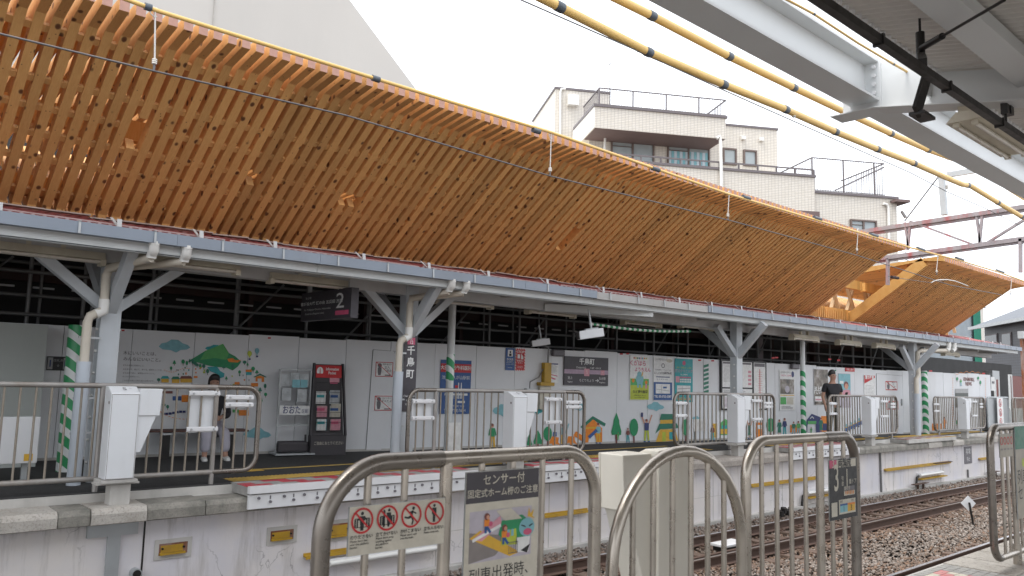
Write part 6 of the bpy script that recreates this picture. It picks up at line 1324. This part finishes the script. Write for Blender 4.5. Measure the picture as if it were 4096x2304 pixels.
# --- signs on the near barriers
def nsign(name, label, x0, y0, x1, y1, draw, face, th=.006, Y=None):
    Y = Y or YN-.035; xm, ym = (x0+x1)/2, (y0+y1)/2; A = PY(x0, ym, Y); B_ = PY(x1, ym, Y); top_ = PY(xm, y0, Y); bot = PY(xm, y1, Y)
    W_ = B_.x-A.x; H_ = top_.z-bot.z; m = MB(); m.M = frame(Vector(((A.x+B_.x)/2, Y, (top_.z+bot.z)/2)), XA); m.board(W_, H_, th, face, 'galv'); draw(m, W_, H_); 
    m.mat('white_paint')
    return tag(m.build(name), label, 'sign'), W_, H_
def prohib(m, W, H):
    tx = ['のりださない', '立てかけない', 'かけこまない', '立ち入らない']; en = ["Please don't lean\nover the platform\nbarrier.", "Please don't prop\nanything against\nthe platform\nbarrier.", "Please don't rush\ninto the train.", 'Please keep out.']
    for k in range(4):
        x = (-.375+k*.25)*W; y = .2*H; r = W*.108
        m.mat('ink_cream'); m.C(x, y, r*.86, .0022); m.mat('ink_black')
        if k == 0: m.C(x, y+r*.55, r*.14, .003); m.P([(x-r*.22, y+r*.35), (x+r*.22, y+r*.35), (x+r*.45, y+r*.1), (x+r*.2, y), (x+r*.14, y-r*.75), (x-r*.14, y-r*.75), (x-r*.2, y), (x-r*.45, y+r*.1)], .003)
        if k == 1: m.P([(x-r*.38, y+r*.7), (x-r*.2, y+r*.6), (x-r*.2, y-r*.65), (x-r*.4, y-r*.7)], .003); m.C(x+r*.15, y+r*.6, r*.13, .003); m.P([(x-r*.08, y+r*.42), (x+r*.32, y+r*.42), (x+r*.4, y-r*.1), (x+r*.2, y-r*.7), (x+r*.04, y-r*.7), (x-r*.05, y)], .003)
        if k in (0, 1):
            for q in (-.62, -.42, .42, .62): m.R(x+q*r-.003, y-r*.5, x+q*r+.003, y+r*.15, .003)
            m.R(x-r*.65, y+r*.13, x-r*.4, y+r*.19, .003); m.R(x+r*.4, y+r*.13, x+r*.65, y+r*.19, .003); m.R(x-r*.65, y-r*.53, x+r*.65, y-r*.47, .003)
        if k == 2: m.C(x+r*.2, y+r*.55, r*.14, .003); m.P([(x-r*.15, y+r*.3), (x+r*.2, y+r*.4), (x+r*.15, y-r*.1), (x-r*.1, y-r*.15)], .003); m.L(x-r*.02, y-r*.1, x-r*.3, y-r*.2, r*.2, .003); m.L(x-r*.3, y-r*.2, x-r*.65, y-r*.1, r*.15, .003); m.L(x+r*.06, y-r*.1, x+r*.2, y-r*.4, r*.2, .003); m.L(x+r*.2, y-r*.4, x+r*.1, y-r*.75, r*.15, .003); m.L(x+r*.1, y+r*.3, x+r*.5, y+r*.1, r*.12, .003)
        if k == 3: m.C(x, y+r*.6, r*.13, .003); m.P([(x-r*.22, y+r*.42), (x+r*.22, y+r*.42), (x+r*.24, y-r*.1), (x+r*.14, y-r*.12), (x+r*.12, y-r*.75), (x-r*.12, y-r*.75), (x-r*.14, y-r*.12), (x-r*.24, y-r*.1)], .003)
        m.mat('ink_red'); m.ring(x, y, r*.83, r, .0045); m.L(x-r*.62, y+r*.62, x+r*.62, y-r*.62, r*.15, .0045)
        m.mat('ink_black'); m.T(tx[k], x, -.13*H, W*.037, .003, bold=.02); m.T(en[k], x-r*1.0, -.21*H-.03*H*(en[k].count('\n')), W*.0255, .003, 'LEFT', bold=.015)
nsign('prohibition_sign', 'cream plate with four red prohibition circles on the left barrier', 1394, 2010, 1777, 2200, prohib, 'ink_cream')
def sensor(m, W, H):
    m.mat('ink_dark'); m.R(-W/2+.002, H*.27, W/2-.002, H/2-.002, .002); m.mat('ink_cream'); m.T('センサー付', 0, H*.43, W*.115, .004, bold=.01); m.T('固定式ホーム柵のご注意', 0, H*.335, W*.088, .004, bold=.01)
    # picture: platform, slide, train
    y0 = -.16*H; y1 = .21*H; m.mat('ink_lilac'); m.R(-W*.44, y0, W*.4, y1, .002); m.mat('ink_shade'); m.P([(-W*.44, y0), (-W*.1, y0+.03*H), (W*.14, .0*H), (-W*.44, .06*H)], .0024); m.mat('ink_gold'); m.P([(-W*.44, .02*H), (W*.1, -.15*H), (W*.24, -.13*H), (-W*.3, .07*H)], .003)
    m.mat('ink_cream'); m.P([(-W*.1, .20*H), (W*.1, .21*H), (W*.26, .12*H), (W*.02, .12*H)], .004)
    m.mat('ink_green'); m.P([(-W*.02, .12*H), (W*.26, .15*H), (W*.40, .08*H), (W*.36, -.05*H), (W*.05, -.04*H), (-W*.06, .02*H)], .0035); m.mat('ink_lime'); m.P([(-W*.02, .04*H), (W*.18, .05*H), (W*.2, -.07*H), (-W*.02, -.06*H)], .0038); m.mat('ink_white'); m.P([(W*.18, -.02*H), (W*.38, -.02*H), (W*.36, -.14*H), (W*.2, -.13*H)], .0038)
    m.mat('ink_sky'); m.C(W*.33, .05*H, W*.11, .0045, ry=.07*H)
    for q in (0, .055, .11): m.R((.0+q)*W, .0, (.035+q)*W, .05*H, .0045)
    m.mat('ink_rose'); m.C(W*.34, .015*H, W*.06, .0055, ry=.025*H); m.mat('ink_black'); m.L(W*.25, .07*H, W*.31, .055*H, .005, .0055); m.L(W*.36, .055*H, W*.41, .07*H, .005, .0055); m.P([(W*.25, -.12*H), (W*.38, -.08*H), (W*.34, -.145*H)], .0045)
    m.mat('ink_gold'); m.P([(W*.34, .13*H), (W*.36, .2*H), (W*.38, .15*H), (W*.43, .18*H), (W*.41, .13*H), (W*.45, .11*H)], .003)
    m.mat('ink_pink'); m.P([(-W*.40, .01*H), (-W*.28, -.01*H), (-W*.02, .10*H), (-W*.04, .16*H)], .0032); m.mat('ink_white'); m.L(-W*.4, .0*H, -.03*W, .09*H, .012, .0036)
    for x, y in ((-W*.22, .13*H), (W*.02, .03*H)):
        m.mat('ink_brown'); m.C(x, y+.035*H, W*.035, .005); m.mat('ink_skin'); m.C(x+.004, y+.03*H, W*.022, .0055); m.mat('ink_orange'); m.R(x-W*.035, y-.035*H, x+W*.035, y+.015*H, .005); m.mat('ink_blue'); m.R(x-W*.03, y-.085*H, x+W*.0, y-.035*H, .005); m.L(x, y-.04*H, x+W*.05, y-.085*H, W*.03, .005); m.mat('ink_rose'); m.C(x+W*.05, y-.02*H, W*.025, .0055)
    m.mat('ink_mid')
    for q in range(5): m.R(W*(.08+q*.03), -.13*H, W*(.085+q*.03), -.045*H, .0055)
    m.R(W*.075, -.05*H, W*.21, -.045*H, .0055); m.R(W*.075, -.13*H, W*.21, -.125*H, .0055)
    m.mat('ink_black'); m.T('列車出発時、', -W*.44, -.26*H, W*.15, .003, 'LEFT'); m.T('センサーが', -W*.44, -.37*H, W*.15, .003, 'LEFT'); m.T('作動します。', -W*.44, -.47*H, W*.12, .003, 'LEFT')
nsign('sensor_notice', 'tall cream notice about the sensor barrier with a dark header and a cartoon train', 1856, 1880, 2150, 2420, sensor, 'ink_cream')
def carno(m, W, H):
    m.mat('ink_rose'); m.R(-W*.49, H*.36, -W*.24, H*.49, .002); m.mat('ink_cream'); m.R(-W*.24, H*.36, W*.46, H*.49, .002); m.T('3', -W*.37, H*.425, W*.2, .004); m.mat('ink_black'); m.T('両編成', .04*W, H*.425, W*.16, .004, bold=.02)
    m.mat('ink_cream'); m.T('3', -W*.26, H*.17, W*.62, .003, wide=.62, bold=.01); m.T('1', W*.12, H*.15, W*.44, .003, wide=.6, bold=.01); m.T('号\n車', -W*.04, H*.12, W*.09, .003); m.T('番ドア', W*.33, H*.1, W*.095, .003)
    m.mat('ink_mid'); m.R(0, -.04*H, W*.4, .03*H, .002); m.mat('ink_cream'); m.T('優先席', W*.12, -.005*H, W*.075, .003); m.mat('ink_cream'); m.R(0, -.12*H, W*.4, -.045*H, .003); m.mat('ink_orange')
    for k in range(6): m.R(W*(.05+k*.055), -.105*H, W*(.075+k*.055), -.06*H, .0045); m.C(W*(.062+k*.055), -.055*H, W*.012, .0045, 8)
    m.mat('ink_cream'); m.R(-W*.44, -.44*H, -W*.24, -.21*H, .002); m.R(-W*.18, -.42*H, W*.42, -.18*H, .002); m.mat('ink_blue'); m.R(-W*.15, -.28*H, W*.12, -.25*H, .004); m.mat('ink_orange'); m.R(W*.12, -.28*H, W*.39, -.25*H, .004)
    m.mat('ink_sky'); m.R(-W*.15, -.39*H, W*.12, -.28*H, .0035); m.mat('ink_gold'); m.R(W*.12, -.39*H, W*.39, -.28*H, .0035); m.mat('ink_black'); m.T('1', -.02*W, -.335*H, W*.13, .005); m.T('3', W*.25, -.335*H, W*.13, .005); m.T('階段', -W*.1, -.215*H, W*.05, .004); m.T('改札', W*.3, -.215*H, W*.05, .004)
nsign('car_number_sign', 'black sign with car number 3 and door 1 on a near barrier', 3317, 1835, 3428, 2075, carno, 'ink_black')
nsign('small_plate', 'small worn cream plate with four marks on the rightmost barrier', 3998, 1735, 4052, 1828, lambda m, W, H: [(m.mat('ink_red'), m.ring(W*(-.36+k*.24), .2*H, W*.07, W*.1, .003), m.mat('ink_shade'), m.R(W*(-.45+k*.24), -.2*H, W*(-.28+k*.24), -.12*H, .003)) for k in range(4)], 'ink_tan')
nsign('sensor_notice', 'green headed notice plate cut by the right frame edge', 4064, 1702, 4200, 2060, lambda m, W, H: (m.mat('ink_dkgreen'), m.R(-W/2, .25*H, W/2, H/2, .002), m.mat('ink_lime'), m.C(-.3*W, .1*H, .04*W, .003), m.mat('ink_black'), m.T('列車出発\nセンサー', -.2*W, -.15*H, W*.14, .003)), 'ink_tan', Y=YN-.03)
# ================================================================== NEAR CANOPY overhead
nc = thing('near_canopy', 'canopy over the near platform with white girders, dark hanging duct and corrugated roof', 'canopy', (0, 1, 3.8))
gb0 = PY(2900, 53, 3.0); gb1 = PY(3494, 394, 3.0); zg = (gb0.z+gb1.z)/2
m = M1('near_white'); H_ = .36; yg = 3.12
m.box((-4, yg-.13, zg), (26, yg+.13, zg+.022)); m.box((-4, yg-.13, zg+H_), (26, yg+.13, zg+H_+.02)); m.box((-4, yg-.008, zg+.022), (26, yg+.008, zg+H_)); m.build('edge_girder', nc)
yu = 1.75; zu = PY(3700, 291, yu).z
ye = 2.56; g0 = PY(3286, 0, yu); g1 = PY(4096, 570, yu); zu = (g0.z+g1.z)/2
m = M1('black_metal'); m.box((-4, yu, zu+.01), (26, yu+.045, zu+.055)); q = 1.3
while q < 14: m.box((q, yu-.008, zu), (q+.02, yu+.053, zu+.063)); q += .95
m.build('gutter', nc)  # dark cable duct with clamps, hung below the roof
xc0 = PY(3515, 440, 3.0).x
def roofz(y): return 4.27-.22*(ye-y)
m = M1('corr_near'); vs = []; fs = []; n = 860
for i in range(n+1):
    x = -4+i*.0225; dz = (0, .03, .03, 0)[i % 4]
    vs += [(x, ye, roofz(ye)+dz), (x, -5, roofz(-5)+dz)]
    if i: k = 2*i; fs.append((k-2, k, k+1, k-1))
m.add(vs, fs); m.build('corrugated_roof', nc)
m = M1('near_white')
for y in (1.80, .9, -.3, -1.5): zz = roofz(y)-.15; m.box((-4, y-.11, zz), (xc0, y+.11, zz+.10))
m.build('purlin', nc)
pc = PY(3515, 440, 3.0); xc = pc.x
m = M1('near_white')
zb_ = pc.z; m.prism([(xc, 3.32, zb_+.01), (xc, 3.32, zg+H_), (xc, 2.62, zg+H_-.02), (xc, 2.6, roofz(2.6)-.01), (xc, -5, roofz(-5)-.01), (xc, -5, zb_-1.5), (xc, 3.0, zb_)], (.02, 0, 0), 0)
m.prism([(xc-.11, 3.40, zb_), (xc-.11, 3.40, zb_+.012), (xc-.11, 3.0, zb_+.008), (xc-.11, -5, zb_-1.5), (xc-.11, -5, zb_-1.512), (xc-.11, 3.0, zb_-.006)], (.24, 0, 0), 0)
m.box((xc-.015, yg-.15, zb_), (xc+.035, yg+.2, zg+H_+.03)); m.box((xc-.1, 2.55, zb_+.0), (xc+.0, 2.57, zg+.3)); m.build('cross_girder', nc, .003)
m = M1('white_paint')
for k in range(4): m.tube([(xc-.03, yg+.10, zg+.07+k*.08), (xc-.055, yg+.10, zg+.07+k*.08)], .018, 8); m.tube([(xc-.03, yg-.1, zg+.07+k*.08), (xc-.055, yg-.1, zg+.07+k*.08)], .018, 8)
m.build('bolt_heads', nc)
m = M1('black_metal'); c = PY(3682, 195, 2.15)
m.tube([c, c+ZA*.62], .009, 8); m.tube([c-ZA*.1, c+ZA*.12], .03, 10); e2 = PP(4030, 0, c, Vector((1, 0, 0))); e2 = PP(4010, 10, c+Vector((.1, 0, 0)), Vector((.94, -.34, 0)));  e2 = PY(4018, 0, 1.42)
m.tube([c, e2], .010, 8); m.tube([c, c.lerp(e2, .3)], .024, 10); lo = PY(3665, 450, 1.9); m.beam(c-ZA*.05, PY(3690, 250, 1.78), .05, .05); m.beam(PY(3712, 290, 1.9), lo, .09, .02, YA); m.beam(lo, PY(3712, 480, 1.9), .09, .02); m.build('tie_rods', nc)
m = M1('white_paint')
q = 1.5
while q < 14: m.tube([(q, ye-.06, 4.235), (q, ye-.09, 4.225)], .02, 8); q += .1
m.build('roof_clips', nc)
# twin tube lamp
la = PY(3850, 478, 2.3); t = thing('platform_lamp', 'beige twin tube lamp under the near canopy at the upper right', 'lamp', la)
x0 = la.x; x1 = x0+1.35; y_ = 2.3; zl = la.z
m = M1('lamp_body'); m.prism([(x0, y_-.15, zl-.01), (x0, y_+.13, zl-.01), (x0, y_+.05, zl+.07), (x0, y_-.07, zl+.07)], (x1-x0, 0, 0), 0); m.box((x0+.05, y_-.05, zl+.07), (x0+.25, y_+.05, zl+.20)); m.build('housing', t)
m = M1('lamp_tube')
for s_ in (-.08, .06): m.tube([(x0+.06, y_+s_, zl-.035), (x1-.06, y_+s_, zl-.035)], .018, 12)
m.build('tubes', t); m = M1('lamp_body')
for s_ in (-.08, .06):
    for x in (x0+.04, x1-.04): m.cbox((x, y_+s_, zl-.02), (.035, .05, .06))
m.build('end_caps', t)
a = PY(4020, 430, 2.0); m = M1('black_metal'); m.cbox(a, (.05, .05, .11)); m.cbox(a+Vector((.08, 0, .0)), (.07, .06, .09)); m.tube([a-ZA*.05, a-ZA*.12], .012, 8); tag(m.build('small_speaker'), 'small black fitting clamped above the near duct at right', 'fitting')
# ================================================================== PEOPLE
def skin(chains, mt, name, parent, Fm, sub=2):
    vs = []; es = []; rd = []; idx = {}
    for ch in chains:
        prev = None
        for (p, r) in ch:
            key = tuple(round(c, 4) for c in p)
            if key not in idx: idx[key] = len(vs); vs.append(p); rd.append(r)
            i = idx[key]
            if prev is not None and prev != i: es.append((prev, i))
            prev = i
    me = bpy.data.meshes.new('t'); me.from_pydata([tuple(v) for v in vs], es, []); o = bpy.data.objects.new('t', me); COL.objects.link(o)
    md = o.modifiers.new('s', 'SKIN'); 
    if not me.skin_vertices: me.attributes
    for i, r in enumerate(rd): sv = me.skin_vertices[0].data[i]; sv.radius = (r, r) if not isinstance(r, tuple) else r; sv.use_root = (i == 0)
    md.use_smooth_shade = True; m2 = o.modifiers.new('u', 'SUBSURF'); m2.levels = sub; m2.render_levels = sub
    dg = bpy.context.evaluated_depsgraph_get(); nm = bpy.data.meshes.new_from_object(o.evaluated_get(dg)); bpy.data.objects.remove(o)
    nm.transform(Fm); nm.materials.clear(); nm.materials.append(MATS[mt]); nm.name = name
    q = bpy.data.objects.new(name, nm); COL.objects.link(q); q.parent = parent; q.matrix_parent_inverse = Matrix.Translation(-parent.location); return q
def hand(c, d, side, up=(0, 0, 1)):
    c = Vector(c); d = Vector(d).normalized(); s_ = Vector(side).normalized(); ch = [[(tuple(c), .022), (tuple(c+d*.05), .028), (tuple(c+d*.08), .026)]]
    for k, ln in enumerate((.062, .07, .066, .052)):
        b_ = c+d*.08; o_ = s_*(-.027+k*.018); ch.append([(tuple(b_), .026), (tuple(b_+o_+d*.015), .009), (tuple(b_+o_+d*(.015+ln*.5)), .0085), (tuple(b_+o_+d*(.015+ln)-Vector(up)*.02), .007)])
    ch.append([(tuple(c+d*.05), .028), (tuple(c+d*.06-s_*.04), .011), (tuple(c+d*.10-s_*.05), .009)])
    return ch
# standing person with phone; local x to the viewer's right, y away from viewer
fp = PY(3332, 1700, 9.92); t = thing('person', 'standing person in a black t-shirt and dark trousers looking down at a phone', 'person', (fp.x, 9.92, FP))
Fm = Matrix.Translation((fp.x, 9.92, FP)) @ Matrix.Rotation(math.radians(-30), 4, 'Z')
sh = 1.40; hip = .90
bodyc = [[((0, 0, .93), .13), ((0, 0, 1.12), .125), ((0, 0, 1.33), .13), ((0, -.01, 1.45), .06), ((0, -.03, 1.54), .06)], [((0, -.03, 1.54), .06), ((0, -.045, 1.62), .085), ((0, -.04, 1.69), .072)]]
for s_ in (-1, 1): bodyc += [[((0, 0, .93), .13), (((s_*.09), 0, .86), .085), ((s_*.10, -.01, .48), .058), ((s_*.11, .01, .09), .04), ((s_*.12, -.12, .04), .035)]]
ra = [((0, 0, 1.33), .13), ((.19, 0, 1.38), .055), ((.25, .0, 1.12), .042), ((.20, -.22, 1.12), .03)]
la_ = [((0, 0, 1.33), .13), ((-.19, 0, 1.38), .055), ((-.27, .02, 1.10), .042), ((-.25, -.06, .88), .03)]
skin(bodyc+[ra, la_]+hand((.20, -.22, 1.12), (-.35, -.8, .15), (1, -.3, 0))+hand((-.25, -.06, .88), (0, -.15, -1), (0, 1, 0), (0, 1, 0)), 'skin', 'body', t, Fm)
skin([[((0, 0, .90), .155), ((0, 0, 1.12), .145), ((0, 0, 1.34), .15), ((0, -.01, 1.43), .085)], [((0, 0, 1.34), .15), ((.20, 0, 1.385), .075), ((.245, 0, 1.20), .066)], [((0, 0, 1.34), .15), ((-.20, 0, 1.385), .075), ((-.255, .01, 1.20), .066)]], 'cloth_black', 't_shirt', t, Fm)
skin([[((0, 0, .94), .145), ((.09, 0, .84), .10), ((.10, -.01, .48), .078), ((.11, .01, .11), .06)], [((0, 0, .94), .145), ((-.09, 0, .84), .10), ((-.10, -.01, .48), .078), ((-.11, .01, .11), .06)]], 'cloth_olive', 'trousers', t, Fm)
skin([[((0, -.07, 1.735), .065), ((0, -.02, 1.74), .095), ((0, .03, 1.67), .11), ((0, .04, 1.60), .09)]], 'hair', 'hair', t, Fm)
for s_ in (-1, 1): skin([[((s_*.11, .04, .05), .045), ((s_*.12, -.08, .045), .045), ((s_*.125, -.17, .035), .035)]], 'cloth_black', 'shoe', t, Fm, 1)
m = MB(); m.M = Fm
m.mat('skin'); m.P  # face details
m = M1('skin'); m.M = Fm; m.prism([(-.012, -.125, 1.60), (.012, -.125, 1.60), (0, -.118, 1.64)], (0, -.018, 0), 0); 
for s_ in (-1, 1): m.cbox((s_*.083, -.03, 1.62), (.015, .03, .05))
m.mat('hair')
for s_ in (-1, 1): m.cbox((s_*.03, -.122, 1.645), (.022, .012, .008)); m.cbox((s_*.03, -.122, 1.665), (.03, .012, .005))
m.mat('ink_rose'); m.cbox((0, -.124, 1.575), (.035, .012, .008)); m.build('face', t)
m = M1('black_metal'); m.M = Fm @ Matrix.Translation((.16, -.34, 1.17)) @ Matrix.Rotation(math.radians(35), 4, 'X'); m.box((-.036, -.004, -.07), (.036, .004, .07)); o = m.build('phone', None, .003); tag(o, 'dark phone held by the standing person', 'phone')
# seated person on the bench
a, d = BEN; q = PZ(775, 1800, FP); n_ = Vector((d.y, -d.x, 0)); sxx = (Vector((q.x, q.y, 0))-Vector((a.x, a.y, 0))).dot(d); base_ = Vector((a.x, a.y, FP-.03))+d*sxx
t = thing('person', 'seated person with black hair, dark top, pale lilac trousers and white shoes on the bench', 'person', base_)
Fm = frame(base_, d); Fm = Fm @ Matrix(((1, 0, 0, 0), (0, 0, 1, 0), (0, -1, 0, 0), (0, 0, 0, 1)))     # local x right, y away, z up
hp = .455
bc = [[((0, .05, hp+.03), .12), ((0, .06, hp+.22), .115), ((0, .02, hp+.44), .12), ((0, 0, hp+.55), .055), ((0, -.03, hp+.63), .055)], [((0, -.03, hp+.63), .055), ((0, -.05, hp+.71), .08), ((0, -.045, hp+.78), .07)]]
for s_ in (-1, 1): bc += [[((0, .05, hp+.03), .12), ((s_*.09, 0, hp+.0), .085), ((s_*.13, -.40, hp-.02), .06), ((s_*.15, -.42, .10), .04), ((s_*.16, -.52, .045), .035)]]
arms = [[((0, .02, hp+.44), .12), ((s_*.18, .02, hp+.47), .05), ((s_*.23, -.04, hp+.22), .04), ((s_*.07, -.26, hp+.20), .03)] for s_ in (-1, 1)]
skin(bc+arms+hand((.07, -.26, hp+.20), (-.5, -.6, 0), (0, 0, 1), (1, 0, 0))+hand((-.07, -.26, hp+.20), (.5, -.6, 0), (0, 0, 1), (-1, 0, 0)), 'skin', 'body', t, Fm)
skin([[((0, .05, hp+.05), .145), ((0, .06, hp+.22), .135), ((0, .02, hp+.45), .14), ((0, .01, hp+.53), .08)]]+[[((0, .02, hp+.45), .14), ((s_*.19, .02, hp+.475), .07), ((s_*.235, -.04, hp+.22), .058), ((s_*.12, -.2, hp+.21), .042)] for s_ in (-1, 1)], 'cloth_black', 'jacket', t, Fm)
skin([[((0, .05, hp+.03), .135), ((s_*.09, 0, hp+.01), .10), ((s_*.13, -.40, hp-.02), .085), ((s_*.15, -.42, .13), .075)] for s_ in (-1, 1)], 'cloth_lilac', 'trousers', t, Fm)
skin([[((0, -.09, hp+.79), .055), ((0, -.04, hp+.815), .088), ((0, .02, hp+.74), .10), ((0, .03, hp+.62), .095), ((0, .03, hp+.56), .07)]], 'hair', 'hair', t, Fm)
for s_ in (-1, 1): skin([[((s_*.15, -.38, .06), .05), ((s_*.16, -.50, .05), .05), ((s_*.165, -.60, .04), .04)]], 'shoe_white', 'shoe', t, Fm, 1)
m = M1('skin'); m.M = Fm; m.prism([(-.012, -.125, hp+.69), (.012, -.125, hp+.69), (0, -.12, hp+.73)], (0, -.018, 0), 0); m.mat('hair')
for s_ in (-1, 1): m.cbox((s_*.03, -.125, hp+.735), (.022, .012, .008))
m.mat('ink_rose'); m.cbox((0, -.127, hp+.665), (.035, .012, .008)); m.build('face', t)
